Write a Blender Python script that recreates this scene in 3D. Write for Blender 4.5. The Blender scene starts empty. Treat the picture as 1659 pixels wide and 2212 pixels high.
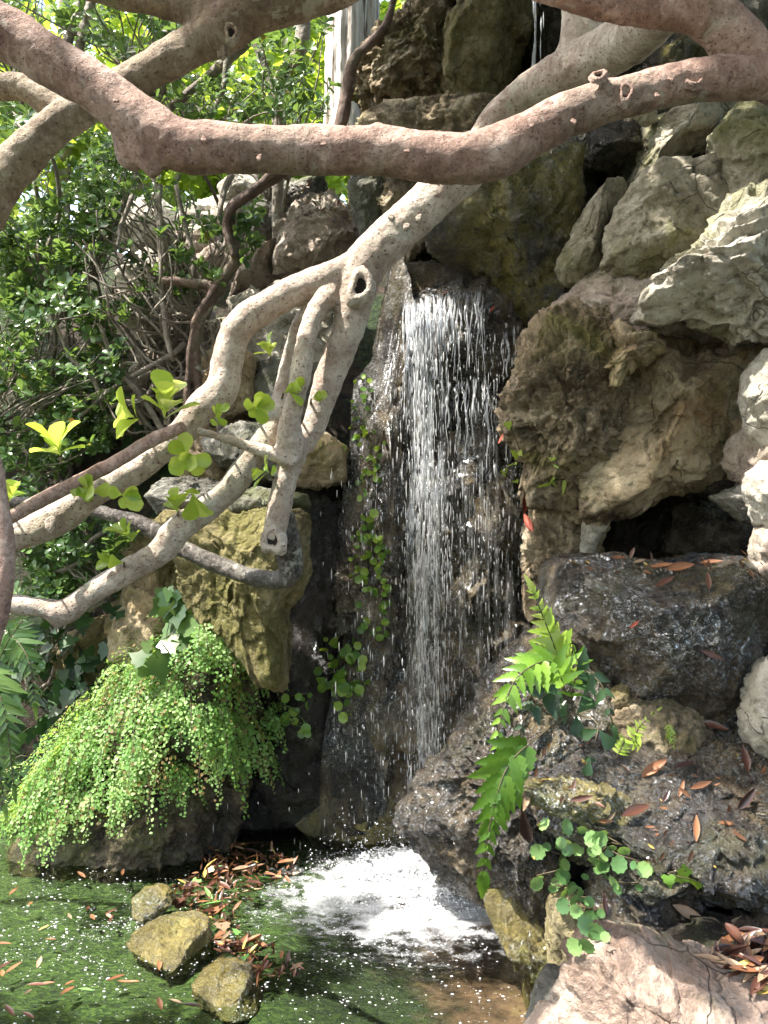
import bpy, bmesh, math, random
import numpy as np
from mathutils import Vector
C = bpy.context.scene.collection
R = math.radians
# ---------------------------------------------------------------- camera, sky, sun
F = 1841.0
CAMZ = 1.5
cd = bpy.data.cameras.new('camera'); cam = bpy.data.objects.new('camera', cd); C.objects.link(cam)
cam.location = (0, 0, CAMZ); cam.rotation_euler = (R(90), 0, 0)
cd.sensor_fit = 'VERTICAL'; cd.sensor_height = 24; cd.lens = 24*F/2212; cd.clip_start = .05; cd.clip_end = 2000
bpy.context.scene.camera = cam
SUN = np.array([-.44, -.13, .88]); SUN /= np.linalg.norm(SUN)
w = bpy.data.worlds.new('World'); bpy.context.scene.world = w; w.use_nodes = True
nt = w.node_tree; bg = nt.nodes['Background']
sky = nt.nodes.new('ShaderNodeTexSky'); sky.sky_type = 'NISHITA'; sky.sun_disc = False
sky.sun_elevation = math.asin(SUN[2]); sky.sun_rotation = math.atan2(SUN[0], SUN[1])
sky.air_density = 1.6; sky.dust_density = 4.0; sky.ozone_density = .8
nt.links.new(sky.outputs[0], bg.inputs[0]); bg.inputs[1].default_value = .15
sl = bpy.data.lights.new('sun', 'SUN'); so = bpy.data.objects.new('sun', sl); C.objects.link(so)
sl.energy = 3.7; sl.angle = R(.6); sl.color = (1, .95, .86)
so.rotation_euler = Vector((-SUN[0], -SUN[1], -SUN[2])).to_track_quat('-Z', 'Y').to_euler()
vs = bpy.context.scene.view_settings
vs.view_transform = 'Standard'; vs.look = 'None'; vs.gamma = 1; vs.exposure = 2.15
cy = bpy.context.scene.cycles
cy.max_bounces = 8; cy.transparent_max_bounces = 16; cy.sample_clamp_indirect = 6
# ---------------------------------------------------------------- helpers
def P(u, v, d):
    return np.array([(u-829.5)/F*d, d, CAMZ-(v-1106)/F*d])
def px(n, d): return n/F*d
def tag(o, label=None, cat=None, group=None, kind=None):
    if label: o['label'] = label
    if cat: o['category'] = cat
    if group: o['group'] = group
    if kind: o['kind'] = kind
    return o
def empty(name, loc, label, cat, group=None):
    o = bpy.data.objects.new(name, None); C.objects.link(o); o.location = tuple(loc); o.empty_display_size = .1
    return tag(o, label, cat, group)
def mesh_np(name, V, loops, totals, m, parent=None, origin=None, smooth=True, tint=None, tname='tint'):
    me = bpy.data.meshes.new(name)
    V = np.asarray(V, float)
    if origin is None: origin = V.mean(0) if len(V) else np.zeros(3)
    origin = np.asarray(origin, float)
    W = (V-origin).astype(np.float32)
    loops = np.asarray(loops, np.int32); totals = np.asarray(totals, np.int32)
    starts = np.concatenate([[0], np.cumsum(totals)[:-1]]).astype(np.int32)
    me.vertices.add(len(W)); me.vertices.foreach_set('co', W.ravel())
    me.loops.add(len(loops)); me.loops.foreach_set('vertex_index', loops)
    me.polygons.add(len(totals)); me.polygons.foreach_set('loop_start', starts); me.polygons.foreach_set('loop_total', totals)
    me.update(calc_edges=True); me.validate()
    if smooth: me.polygons.foreach_set('use_smooth', np.ones(len(me.polygons), bool))
    if tint is not None:
        a = me.color_attributes.new(tname, 'FLOAT_COLOR', 'POINT')
        t = np.ones((len(W), 4), np.float32); t[:, :tint.shape[1]] = tint
        a.data.foreach_set('color', t.ravel())
    me.materials.append(m)
    o = bpy.data.objects.new(name, me); C.objects.link(o)
    if parent is not None:
        o.parent = parent; o.location = tuple(origin-np.array(wloc(parent)))
    else: o.location = tuple(origin)
    return o
def wloc(o):
    l = np.zeros(3)
    while o is not None: l = l+np.array(o.location); o = o.parent
    return l
def mesh_f(name, V, faces, m, **k):
    loops = [i for f in faces for i in f]; return mesh_np(name, V, loops, [len(f) for f in faces], m, **k)
# noise (vectorised)
_rs = np.random.RandomState(7); _perm = _rs.permutation(256); _perm = np.concatenate([_perm]*3)
_g = _rs.normal(size=(256, 3)); _g /= np.linalg.norm(_g, axis=1)[:, None]
def pn(p):
    i = np.floor(p).astype(int); f = p-i; i &= 255
    s = f*f*f*(f*(f*6-15)+10); out = 0
    for dx in (0, 1):
        wx = s[:, 0] if dx else 1-s[:, 0]
        for dy in (0, 1):
            wy = s[:, 1] if dy else 1-s[:, 1]
            for dz in (0, 1):
                wz = s[:, 2] if dz else 1-s[:, 2]
                h = _perm[_perm[_perm[(i[:, 0]+dx) & 255]+((i[:, 1]+dy) & 255)]+((i[:, 2]+dz) & 255)]
                g = _g[h]
                out = out+wx*wy*wz*(g[:, 0]*(f[:, 0]-dx)+g[:, 1]*(f[:, 1]-dy)+g[:, 2]*(f[:, 2]-dz))
    return out*1.6
def fbm(p, o=4, gain=.5, ridge=False):
    r = 0; a = 1; t = 0
    for k in range(o):
        n = pn(p*(2.03**k)+k*17.3)
        if ridge: n = 1-2*np.abs(n)
        r = r+a*n; t += a; a *= gain
    return r/t
_fp = _rs.rand(256, 3)
def worley(p):
    i = np.floor(p).astype(int); f = p-i; b = np.full(len(p), 9.)
    for dx in (-1, 0, 1):
        for dy in (-1, 0, 1):
            for dz in (-1, 0, 1):
                h = _perm[_perm[_perm[(i[:, 0]+dx) & 255]+((i[:, 1]+dy) & 255)]+((i[:, 2]+dz) & 255)]
                q = _fp[h]+np.array([dx, dy, dz])-f
                b = np.minimum(b, (q*q).sum(1))
    return np.sqrt(b)
def chips(p, seed=0):
    """random tilted planes per cell: fractured facets"""
    i = np.floor(p).astype(int); f = p-i; b = np.full(len(p), 9.); out = np.zeros(len(p))
    for dx in (-1, 0, 1):
        for dy in (-1, 0, 1):
            for dz in (-1, 0, 1):
                h = _perm[_perm[_perm[(i[:, 0]+dx) & 255]+((i[:, 1]+dy) & 255)]+((i[:, 2]+dz) & 255)]
                q = f-_fp[h]-np.array([dx, dy, dz]); d = (q*q).sum(1); k = d < b; b = np.where(k, d, b)
                out = np.where(k, (q*_g[(h*7+seed) & 255]).sum(1)+.5*_g[(h*3+1) & 255][:, 0], out)
    return out
# ---------------------------------------------------------------- material builder
class NT:
    def __init__(s, name):
        s.m = bpy.data.materials.new(name); s.m.use_nodes = True; s.t = s.m.node_tree
        s.b = s.t.nodes['Principled BSDF']; s.out = s.t.nodes['Material Output']
    def n(s, typ, inp=None, **kw):
        x = s.t.nodes.new('ShaderNode'+typ)
        for k, v in kw.items(): setattr(x, k, v)
        for k, v in (inp or {}).items(): s.put(x.inputs[k], v)
        return x
    def put(s, sock, v):
        if isinstance(v, bpy.types.NodeSocket): s.t.links.new(v, sock)
        elif isinstance(v, bpy.types.Node): s.t.links.new(v.outputs[0], sock)
        else:
            if isinstance(v, tuple) and len(v) == 3 and sock.type == 'RGBA': v = (*v, 1)
            sock.default_value = v
    def coord(s, scale=(1, 1, 1), kind='Object'):
        c = s.n('TexCoord'); return s.n('Mapping', {'Vector': c.outputs[kind], 'Scale': scale})
    def noise(s, vec, scale, detail=6, rough=.55, dist=0):
        return s.n('TexNoise', {'Vector': vec, 'Scale': scale, 'Detail': detail, 'Roughness': rough, 'Distortion': dist}).outputs[0]
    def ramp(s, fac, stops):
        x = s.n('ValToRGB', {'Fac': fac}); e = x.color_ramp.elements
        while len(e) < len(stops): e.new(.5)
        for i, (p, c) in enumerate(stops):
            e[i].position = p; e[i].color = (*c, 1) if isinstance(c, tuple) else (c, c, c, 1)
        return x.outputs[0]
    def mix(s, f, a, b, blend='MIX'):
        x = s.n('Mix', data_type='RGBA', blend_type=blend); s.put(x.inputs[0], f); s.put(x.inputs[6], a); s.put(x.inputs[7], b)
        return x.outputs[2]
    def math(s, op, a, b=0.):
        x = s.n('Math', operation=op); s.put(x.inputs[0], a); s.put(x.inputs[1], b); return x.outputs[0]
    def bump(s, h, strength, dist, nrm=None):
        i = {'Height': h, 'Strength': strength, 'Distance': dist}
        if nrm is not None: i['Normal'] = nrm
        return s.n('Bump', i).outputs[0]

def rock_mat(name, ca, cb, cc, moss=None, mossf=.5, stain=(.05, .04, .03), stainf=.5, wet=0., bump=1., streak=False, warm=None, sc=1.):
    """ca/cb/cc dark->light base; moss colour in patches; dark stains; wet lowers the roughness in patches"""
    n = NT(name); oi = n.n('ObjectInfo')
    off = n.n('Mapping', {'Vector': n.n('TexCoord').outputs['Object'], 'Scale': (sc, sc, sc)})
    rnd = n.n('CombineXYZ', {0: n.math('MULTIPLY', oi.outputs['Random'], 31.), 1: n.math('MULTIPLY', oi.outputs['Random'], 17.), 2: 0.})
    n.put(off.inputs['Location'], rnd.outputs[0]); v = off.outputs[0]
    base = n.ramp(n.noise(v, 5, 10, .62, .4), [(.3, ca), (.5, cb), (.68, cc)])
    if warm:
        base = n.mix(n.ramp(n.noise(v, 2.3, 4, .6, .8), [(.48, 0.), (.62, .75)]), base, warm)
    sv = v
    if streak: sv = n.n('Mapping', {'Vector': v, 'Scale': (1, 1, .22)}).outputs[0]
    st = n.ramp(n.noise(sv, 3.1, 9, .7, .6), [(.52-.1*stainf, 0.), (.66-.1*stainf, min(1, stainf+.3))])
    base = n.mix(st, base, stain)
    if moss:
        mf = n.ramp(n.noise(sv, 2.2, 10, .68, .3), [(.60-.2*mossf, 0.), (.72-.2*mossf, .85)])
        base = n.mix(mf, base, moss)
    fine = n.noise(v, 42, 6, .7)
    base = n.mix(n.ramp(fine, [(.36, .55), (.47, 0.)]), base, n.mix(.75, base, (.02, .018, .015)))
    base = n.mix(n.ramp(fine, [(.56, 0.), (.7, .35)]), base, n.mix(.5 if wet == 0 else .16, base, (.75, .72, .66)))
    vo = n.n('TexVoronoi', {'Vector': n.mix(.12, v, n.n('TexNoise', {'Vector': v, 'Scale': 6.}).outputs[1]), 'Scale': 4.6}, feature='DISTANCE_TO_EDGE').outputs[0]
    cr = n.ramp(vo, [(.0, .6), (.012, 0.)])
    crm = n.math('MULTIPLY', cr, n.ramp(n.noise(v, 3, 3), [(.5, 0.), (.56, 1.)]))
    base = n.mix(crm, base, (.03, .025, .02))
    n.put(n.b.inputs['Base Color'], base)
    h = n.math('ADD', n.math('MULTIPLY', n.noise(v, 14, 12, .66), 1.0), n.math('MULTIPLY', fine, .35))
    h = n.math('SUBTRACT', h, n.math('MULTIPLY', crm, .35))
    bmp = n.bump(h, min(1., .9*bump), .05)
    if wet > 0:
        bmp = n.bump(n.noise(v, 48, 5, .65, .8), .9, .02, bmp)
        wr = n.ramp(n.noise(v, 4, 6, .6), [(.62-.35*wet, .06), (.80-.25*wet, .6-.3*wet)])
        n.put(n.b.inputs['Roughness'], wr); n.b.inputs['Specular IOR Level'].default_value = .6
        if wet > .6:
            cn = n.bump(n.noise(v, 30, 4, .62, 1.6), 1., .06); gw = n.n('BsdfGlossy', {'Color': (.95, .97, 1), 'Roughness': .07, 'Normal': cn})
            fz = n.n('Fresnel', {'IOR': 1.5, 'Normal': cn}); gm = n.math('MULTIPLY', n.ramp(n.noise(v, 3.3, 5, .6), [(.46, 1.), (.60, .08)]), n.ramp(n.noise(v, 55, 4, .6, 1.5), [(.48, .08), (.56, 1.)]))
            gf = n.math('MULTIPLY', n.math('ADD', fz.outputs[0], .20), gm); mx = n.n('MixShader', {0: gf, 1: n.b.outputs[0], 2: gw.outputs[0]}); n.put(n.out.inputs[0], mx.outputs[0])
    else:
        n.b.inputs['Roughness'].default_value = .92; n.b.inputs['Specular IOR Level'].default_value = .2
    n.put(n.b.inputs['Normal'], bmp)
    return n.m

M = {}
M['pale'] = rock_mat('pale_limestone', (.22, .20, .15), (.42, .38, .29), (.60, .56, .46), moss=(.20, .20, .09), mossf=.45, stain=(.10, .085, .06), stainf=.3)
M['rose'] = rock_mat('rose_limestone', (.24, .16, .12), (.42, .31, .25), (.58, .48, .40), moss=(.17, .16, .09), mossf=.35, stain=(.12, .075, .05), stainf=.4)
M['cream'] = rock_mat('cream_limestone', (.28, .25, .20), (.50, .46, .38), (.68, .64, .56), moss=(.28, .27, .16), mossf=.3, stain=(.16, .12, .09), stainf=.25)
M['tan'] = rock_mat('tan_limestone', (.20, .155, .095), (.41, .325, .21), (.62, .53, .37), moss=(.20, .18, .06), mossf=.5, stain=(.07, .05, .035), stainf=.4, warm=(.30, .20, .10))
M['pink'] = rock_mat('pinkish_limestone', (.27, .21, .165), (.45, .37, .31), (.63, .56, .48), moss=(.16, .16, .09), mossf=.35, stain=(.10, .07, .05), stainf=.35)
M['tufa'] = rock_mat('pitted_tufa', (.13, .10, .06), (.35, .275, .18), (.62, .53, .39), moss=(.17, .155, .05), mossf=.35, stain=(.06, .048, .035), stainf=.45, bump=1.6, sc=1.3)
M['dtufa'] = rock_mat('shade_darkened_tufa', (.03, .022, .013), (.095, .072, .042), (.25, .20, .12), moss=(.10, .10, .03), mossf=.4, stain=(.02, .016, .011), stainf=.7, bump=1.5, wet=.1)  # darkened tufa copy; the boulder's unlit look is put into its colour
M['mossy'] = rock_mat('mossy_wet_rock', (.02, .018, .012), (.055, .046, .025), (.14, .12, .06), moss=(.16, .14, .02), mossf=.45, stain=(.018, .017, .012), stainf=.7, wet=.25, bump=1.3)
M['wet'] = rock_mat('wet_brown_rock', (.016, .011, .005), (.066, .045, .023), (.21, .16, .085), moss=(.06, .06, .025), mossf=.4, stain=(.02, .015, .012), stainf=.7, wet=.9, bump=1.5)
M['dark'] = rock_mat('shade_darkened_wet_rock', (.006, .005, .004), (.018, .014, .010), (.045, .036, .024), moss=(.03, .035, .012), mossf=.3, stain=(.006, .005, .004), stainf=.8, wet=.4, bump=1.5)  # near-black colour carries the shade of the recesses and hollows it fills
M['falls'] = rock_mat('tufa_behind_water', (.025, .019, .010), (.11, .080, .042), (.30, .235, .14), moss=(.06, .055, .015), mossf=.5, stain=(.012, .011, .009), stainf=.7, wet=.7, bump=2., streak=True, sc=1.4)
M['slab'] = rock_mat('ochre_slab', (.10, .085, .04), (.24, .20, .10), (.38, .33, .20), moss=(.14, .13, .04), mossf=.55, stain=(.045, .04, .025), stainf=.5, streak=True, bump=1.2)
M['ochre'] = rock_mat('ochre_wet_stone', (.07, .055, .012), (.18, .145, .035), (.34, .28, .09), moss=(.10, .12, .02), mossf=.4, stain=(.06, .05, .02), stainf=.4, wet=.9)
M['grey'] = rock_mat('grey_stone', (.10, .10, .09), (.20, .195, .17), (.33, .32, .29), moss=(.10, .11, .05), mossf=.4, stain=(.05, .045, .035), stainf=.5)
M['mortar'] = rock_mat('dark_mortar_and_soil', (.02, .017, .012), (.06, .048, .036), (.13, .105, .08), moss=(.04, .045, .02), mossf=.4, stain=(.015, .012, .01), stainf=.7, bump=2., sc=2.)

# ---------------------------------------------------------------- rocks
_ico = {}
def ico(s):
    if s not in _ico:
        bm = bmesh.new(); bmesh.ops.create_icosphere(bm, subdivisions=s, radius=1)
        V = np.array([v.co[:] for v in bm.verts]); Fc = np.array([[v.index for v in f.verts] for f in bm.faces]); bm.free()
        _ico[s] = (V, Fc)
    return _ico[s]
SURF = {}
def rock(key, label, pts, d, th, m, sub=6, seed=0, facets=7, flat=.72, rough=.05, pit=0., p=2.6, layer=0., groove=0., name='rock', cat='rock', tilt=0., lean=0., group=None, planes=(), kind=None, chip=1.):
    """closed boulder whose outline seen from the camera follows pts at distance d, th metres half thickness"""
    rs = np.random.RandomState(seed+len(pts)*13)
    W = np.array([P(u, v, d)[[0, 2]] for u, v in pts])
    x, z = W[:, 0], W[:, 1]; x2, z2 = np.roll(x, -1), np.roll(z, -1); cr = x*z2-x2*z; A = cr.sum()/2
    c = np.array([((x+x2)*cr).sum(), ((z+z2)*cr).sum()])/(6*A); size = math.sqrt(abs(A)/math.pi)
    V, Fc = ico(sub); V = V.copy()
    ang = np.linspace(-math.pi, math.pi, 361); rad = np.zeros(361)
    for i, a in enumerate(ang):
        dx, dz = math.cos(a), math.sin(a); best = size*.3
        ex, ez = x2-x, z2-z; ox, oz = x-c[0], z-c[1]
        den = dx*ez-dz*ex; den = np.where(abs(den) < 1e-12, 1e-12, den)
        t = (ox*ez-oz*ex)/den; s = (ox*dz-oz*dx)/den
        ok = (t > 0) & (s >= -1e-6) & (s <= 1+1e-6)
        if ok.any(): best = t[ok].max()
        rad[i] = best
    rad *= 1.0+.045; k = np.array([1, 2, 3, 2, 1.]); k /= k.sum(); rr = np.convolve(np.concatenate([rad[-5:-1], rad, rad[1:5]]), k, 'same')[4:-4]
    th_ = np.arctan2(V[:, 2], V[:, 0]); rho = np.hypot(V[:, 0], V[:, 2]); ny = V[:, 1]
    s = (rho**p+np.abs(ny)**p)**(-1/p); rho_, ny_ = rho*s, ny*s
    Rt = np.interp(th_, ang, rr)
    Qn = np.stack([np.cos(th_)*rho_, ny_, np.sin(th_)*rho_], 1)
    for j in range(facets):
        n = rs.normal(size=3); n[1] = -abs(n[1])-.62; n[2] = n[2]*.9+.12; n /= np.linalg.norm(n)
        h = flat-.02+rs.rand()*.2; e = Qn@n-h; e = np.where(e > 0, e, 0); Qn -= (e*.94)[:, None]*n
    for (nx, nyy, nz, h) in planes:
        n = np.array([nx, nyy, nz], float); n /= np.linalg.norm(n); e = Qn@n-h; e = np.where(e > 0, e, 0); Qn -= (e*.96)[:, None]*n
    Qn[:, 0] *= Rt/size; Qn[:, 2] *= Rt/size
    Q = Qn*np.array([size, th, size])
    G = Q/np.array([size, min(size, th), size]); G /= np.linalg.norm(G, axis=1)[:, None]+1e-9
    o = rs.rand(3)*50
    D = fbm(Q/size*1.3+o, 4)*rough*1.6*size+fbm(Q*9+o, 4, ridge=True)*rough*.5*min(size, .35)+fbm(Q*26+o, 4, gain=.6)*.009
    wq_ = np.stack([fbm(Q*6+o, 3), fbm(Q*6+o+7, 3), fbm(Q*6+o+15, 3)], 1)
    D += chip*size*(.085*chips(Q/size*2.1+o+.3*wq_)+.045*chips(Q/size*5.2+o+.5*wq_, 3))
    if layer:
        l = Q[:, 2]*13+fbm(Q*4+o, 3)*2.4; D += (np.abs((l % 1)-.5)-.25)*layer*.12
        cellv = np.floor(l); D += (np.sin(cellv*12.9898)*.5)*layer*.05
    if groove: D += fbm(Q*np.array([26, 26, 5])+o, 4, ridge=True)*groove
    if pit:
        msk = np.clip(fbm(Q*5+o+9, 3)*2.2+.35, 0, 1); wq = np.stack([fbm(Q*9+o, 3), fbm(Q*9+o+7, 3), fbm(Q*9+o+15, 3)], 1)
        wv = worley(Q*11+o+1.5*wq); D -= pit*msk*np.clip(.40-wv, 0, 1)*.11
        D += pit*(fbm(Q*13+o, 5, gain=.62, ridge=True)-.2)*.030+pit*fbm(Q*40+o, 2)*.006
    Q = Q+G*D[:, None]
    if tilt: Q[:, 1] += Q[:, 2]*tilt
    if lean: Q[:, 1] += Q[:, 0]*lean
    org = np.array([c[0], d, c[1]])
    ob = mesh_np(name, Q+org, Fc.ravel(), np.full(len(Fc), 3), m, origin=org)
    tag(ob, label, cat, group, kind)
    SURF[key] = (ob, Q+org)
    return ob
G_R = 'limestone boulders of the rockery'
def rk(key, label, pts, d, th, m, **k): k.setdefault('group', G_R); return rock(key, label, pts, d, th, M[m], **k)

# backing faces of the rockery
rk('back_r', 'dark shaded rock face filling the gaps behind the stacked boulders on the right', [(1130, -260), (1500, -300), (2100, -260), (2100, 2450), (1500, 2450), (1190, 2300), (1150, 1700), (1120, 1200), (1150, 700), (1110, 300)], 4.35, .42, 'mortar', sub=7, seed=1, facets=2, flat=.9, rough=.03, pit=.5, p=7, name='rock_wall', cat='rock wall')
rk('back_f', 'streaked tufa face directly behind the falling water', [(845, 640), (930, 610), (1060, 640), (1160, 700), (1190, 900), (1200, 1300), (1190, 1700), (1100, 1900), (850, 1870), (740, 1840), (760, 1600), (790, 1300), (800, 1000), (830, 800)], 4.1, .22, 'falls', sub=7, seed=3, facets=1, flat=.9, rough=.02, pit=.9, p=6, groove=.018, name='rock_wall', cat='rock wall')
rk('back_c', 'recess of wet rock coloured black with its shade, left of the waterfall above the pool', [(560, 1080), (700, 1030), (800, 1050), (820, 1300), (800, 1700), (780, 1840), (500, 1850), (420, 1700), (480, 1400), (540, 1250)], 4.25, .2, 'dark', sub=6, seed=4, facets=2, flat=.9, rough=.05, pit=.4, p=5, name='rock_wall', cat='rock wall')
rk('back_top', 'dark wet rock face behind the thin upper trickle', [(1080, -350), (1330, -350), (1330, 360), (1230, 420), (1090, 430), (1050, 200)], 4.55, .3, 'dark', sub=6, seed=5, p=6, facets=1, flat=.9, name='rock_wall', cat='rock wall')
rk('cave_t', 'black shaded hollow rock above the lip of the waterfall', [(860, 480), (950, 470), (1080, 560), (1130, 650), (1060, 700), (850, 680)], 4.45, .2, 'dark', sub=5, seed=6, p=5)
rk('col_l', 'dark mossy tufa column covered with pennywort left of the waterfall', [(845, 560), (885, 590), (875, 700), (880, 850), (880, 1100), (860, 1300), (850, 1550), (830, 1790), (700, 1780), (700, 1600), (745, 1400), (740, 1200), (760, 1000), (765, 850), (830, 780), (835, 640)], 3.98, .16, 'falls', sub=7, seed=8, facets=2, flat=.85, pit=1.1, p=3, groove=.012)
rk('col_m', 'dark rounded rock standing in the recess above the pool', [(650, 1330), (720, 1300), (745, 1400), (740, 1620), (700, 1760), (600, 1780), (560, 1640), (600, 1500)], 4.1, .2, 'dark', sub=5, seed=9, rough=.08, p=3)
rk('lip', 'wet ledge rock under the lip of the waterfall', [(868, 655), (950, 628), (1045, 607), (1090, 650), (1140, 720), (1135, 830), (1040, 850), (940, 840), (880, 830)], 3.98, .17, 'wet', sub=6, seed=11, facets=3, flat=.85, rough=.06, pit=.7, p=4)
rk('base_f', 'algae yellow rock at the foot of the waterfall', [(640, 1780), (700, 1740), (760, 1700), (840, 1700), (900, 1760), (900, 1860), (840, 1890), (720, 1860)], 3.98, .13, 'ochre', sub=5, seed=12, rough=.06)
# right hand side
rk('hang', 'big dark boulder with yellow moss hanging over the waterfall', [(934, 494), (983, 446), (1069, 376), (1176, 322), (1224, 344), (1240, 430), (1234, 510), (1230, 575), (1251, 617), (1235, 650), (1198, 680), (1155, 719), (1138, 709), (1090, 644), (1047, 607), (1004, 564), (950, 537)], 3.75, .3, 'mossy', sub=6, seed=14, facets=8, flat=.62, rough=.07, pit=.35, tilt=-.25)
rk('r7', 'small wet boulder with green moss under the pink branch', [(1259, 349), (1278, 274), (1330, 262), (1380, 268), (1385, 354), (1326, 372), (1267, 375)], 3.75, .16, 'mossy', sub=5, seed=15, facets=6)
rk('r7b', 'dark wet rock between the trickle and the small mossy boulder', [(1205, 300), (1262, 270), (1275, 380), (1300, 440), (1250, 480), (1220, 400)], 3.95, .15, 'wet', sub=5, seed=16)
rk('r7c', 'dark rock in the gap below the small mossy boulder', [(1260, 370), (1380, 360), (1360, 440), (1290, 470), (1250, 440)], 3.98, .12, 'dark', sub=5, seed=17)
rk('r4', 'pale rectangular stone below the fork of the pink branch', [(1385, 258), (1482, 225), (1590, 215), (1560, 322), (1466, 349), (1380, 395), (1370, 376), (1377, 301)], 3.6, .2, 'pale', sub=6, seed=18, facets=7, flat=.6, p=4)
rk('r4b', 'green stained stone behind the forking branch at top right', [(1400, 110), (1450, 60), (1560, 120), (1600, 200), (1480, 240), (1390, 250), (1370, 180)], 3.75, .2, 'mossy', sub=5, seed=19)
rk('r4c', 'grey stone at the top right corner above the thick branch', [(1560, -60), (1760, -80), (1760, 110), (1640, 120), (1590, 60)], 3.6, .2, 'grey', sub=5, seed=20, p=4)
rk('r4d', 'mossy boulder behind the upper fork, cut by the top of the photo', [(1400, -90), (1580, -100), (1600, 40), (1560, 130), (1430, 110), (1380, 20)], 3.85, .2, 'mossy', sub=5, seed=120, p=3)
rk('r5', 'tall pale green stone at the right edge below the thick branch', [(1595, 231), (1740, 215), (1750, 425), (1660, 430), (1568, 445), (1557, 376), (1547, 290)], 3.35, .2, 'pale', sub=6, seed=21, facets=6, flat=.62, p=4)
rk('r5b', 'small dark rough stone wedged between three pale stones', [(1440, 330), (1550, 300), (1560, 360), (1450, 370)], 3.7, .12, 'mortar', sub=5, seed=22, pit=1)
rk('r2', 'narrow leaning pointed stone right of the hanging boulder', [(1310, 393), (1337, 398), (1355, 424), (1325, 483), (1318, 553), (1251, 617), (1219, 603), (1202, 575), (1235, 510), (1273, 440)], 3.55, .14, 'pale', sub=6, seed=23, facets=0, rough=.03, planes=((-.55, -1, .15, .5), (.75, -1, -.1, .42), (.1, -1, -.6, .6), (0, -1, 0, .72)))
rk('r3', 'smooth faced tan block with dark left edge in the middle of the right wall', [(1412, 362), (1547, 348), (1560, 403), (1524, 483), (1509, 530), (1477, 560), (1428, 592), (1348, 588), (1316, 562), (1314, 515), (1330, 473), (1353, 424)], 3.4, .17, 'pale', sub=6, seed=24, facets=3, rough=.03, flat=.7, p=3.5, planes=((-.1, -1, .15, .62), (.0, -1, -1.2, .78), (-1.3, -.9, 0, .72)))
rk('r6', 'largest pale flaky boulder at the right edge', [(1574, 462), (1640, 430), (1760, 440), (1760, 745), (1659, 735), (1606, 732), (1541, 705), (1498, 680), (1455, 692), (1396, 677), (1396, 644), (1428, 596), (1520, 542)], 3.1, .24, 'cream', sub=7, seed=26, facets=6, flat=.66, rough=.06, p=3.2, layer=.5)
rk('r6b', 'crumbly soil filled stone above the largest pale boulder', [(1520, 450), (1600, 425), (1700, 420), (1700, 500), (1580, 500), (1500, 560)], 3.45, .14, 'mortar', sub=5, seed=27, pit=1)
rk('r8', 'pink and moss green saddle of rock under the narrow leaning stone', [(1245, 630), (1300, 577), (1337, 569), (1402, 592), (1440, 590), (1430, 640), (1470, 690), (1560, 712), (1630, 740), (1600, 770), (1450, 760), (1310, 745), (1170, 745), (1198, 672)], 3.5, .24, 'pink', sub=6, seed=28, facets=5, rough=.08, pit=.35, tilt=.25)
rk('r9a', 'rough pitted brown tufa boulder right beside the falling water', [(1155, 710), (1198, 680), (1260, 690), (1320, 705), (1350, 740), (1350, 850), (1330, 960), (1340, 1050), (1310, 1108), (1251, 1102), (1219, 1086), (1144, 1075), (1138, 1048), (1155, 979), (1112, 925), (1098, 882), (1122, 823), (1140, 753)], 3.5, .3, 'tufa', sub=7, seed=30, facets=5, flat=.7, rough=.07, pit=1.5, p=2.6)
rk('r9b', 'huge smooth ochre boulder with a pale broken crest at right centre', [(1320, 703), (1345, 697), (1412, 715), (1520, 745), (1627, 745), (1626, 817), (1622, 882), (1590, 957), (1590, 1021), (1541, 1059), (1439, 1064), (1402, 1091), (1337, 1112), (1251, 1106), (1245, 1000), (1290, 900), (1305, 800)], 3.45, .34, 'tan', sub=7, seed=31, facets=3, rough=.045, pit=.22, flat=.78, p=2.8, planes=((-.9, -1, .35, .62), (.55, -1, -.25, .66), (0, -.8, 1., .78), (.2, -.5, -1, .8)))
rk('r9c', 'pale broken crest of rock on top of the huge ochre boulder', [(1325, 705), (1345, 697), (1420, 722), (1440, 760), (1400, 790), (1350, 800), (1330, 850), (1315, 790)], 3.2, .12, 'tan', sub=6, seed=33, facets=8, flat=.55, layer=.5)
rk('r10', 'tall cream stone at the right edge level with the huge boulder', [(1760, 735), (1659, 760), (1627, 806), (1617, 860), (1630, 930), (1659, 962), (1760, 980)], 3.0, .17, 'cream', sub=5, seed=34, p=3)
rk('r11', 'rounded tan stone at the right edge below the tall cream stone', [(1760, 895), (1640, 905), (1590, 950), (1583, 995), (1604, 1035), (1640, 1055), (1760, 1060)], 3.12, .18, 'pink', sub=5, seed=35)
rk('r12', 'pale rounded stone at the right edge above the wet ledge', [(1760, 975), (1652, 1000), (1627, 1027), (1624, 1064), (1638, 1107), (1659, 1140), (1760, 1160)], 2.95, .15, 'cream', sub=5, seed=36)
rk('r13', 'small pointed grey stone jutting over the dark cavity', [(1538, 1070), (1590, 1055), (1630, 1040), (1680, 1110), (1655, 1148), (1606, 1122)], 3.15, .14, 'grey', sub=5, seed=37, flat=.55)
rk('r14', 'pinkish stone at the right edge beside the wet ledge', [(1760, 1130), (1659, 1134), (1641, 1160), (1641, 1236), (1652, 1262), (1760, 1300)], 2.95, .16, 'pink', sub=5, seed=38)
rk('r14b', 'wet dark rock at the right edge between the ledge and the low pale stone', [(1760, 1260), (1660, 1270), (1640, 1340), (1620, 1450), (1660, 1480), (1760, 1470)], 3.15, .15, 'wet', sub=5, seed=39)
rk('r15', 'rough white stone at the right edge beside the litter covered slab', [(1760, 1410), (1650, 1440), (1632, 1500), (1616, 1551), (1633, 1604), (1659, 1630), (1760, 1650)], 2.85, .15, 'cream', sub=5, seed=40, pit=.6)
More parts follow.
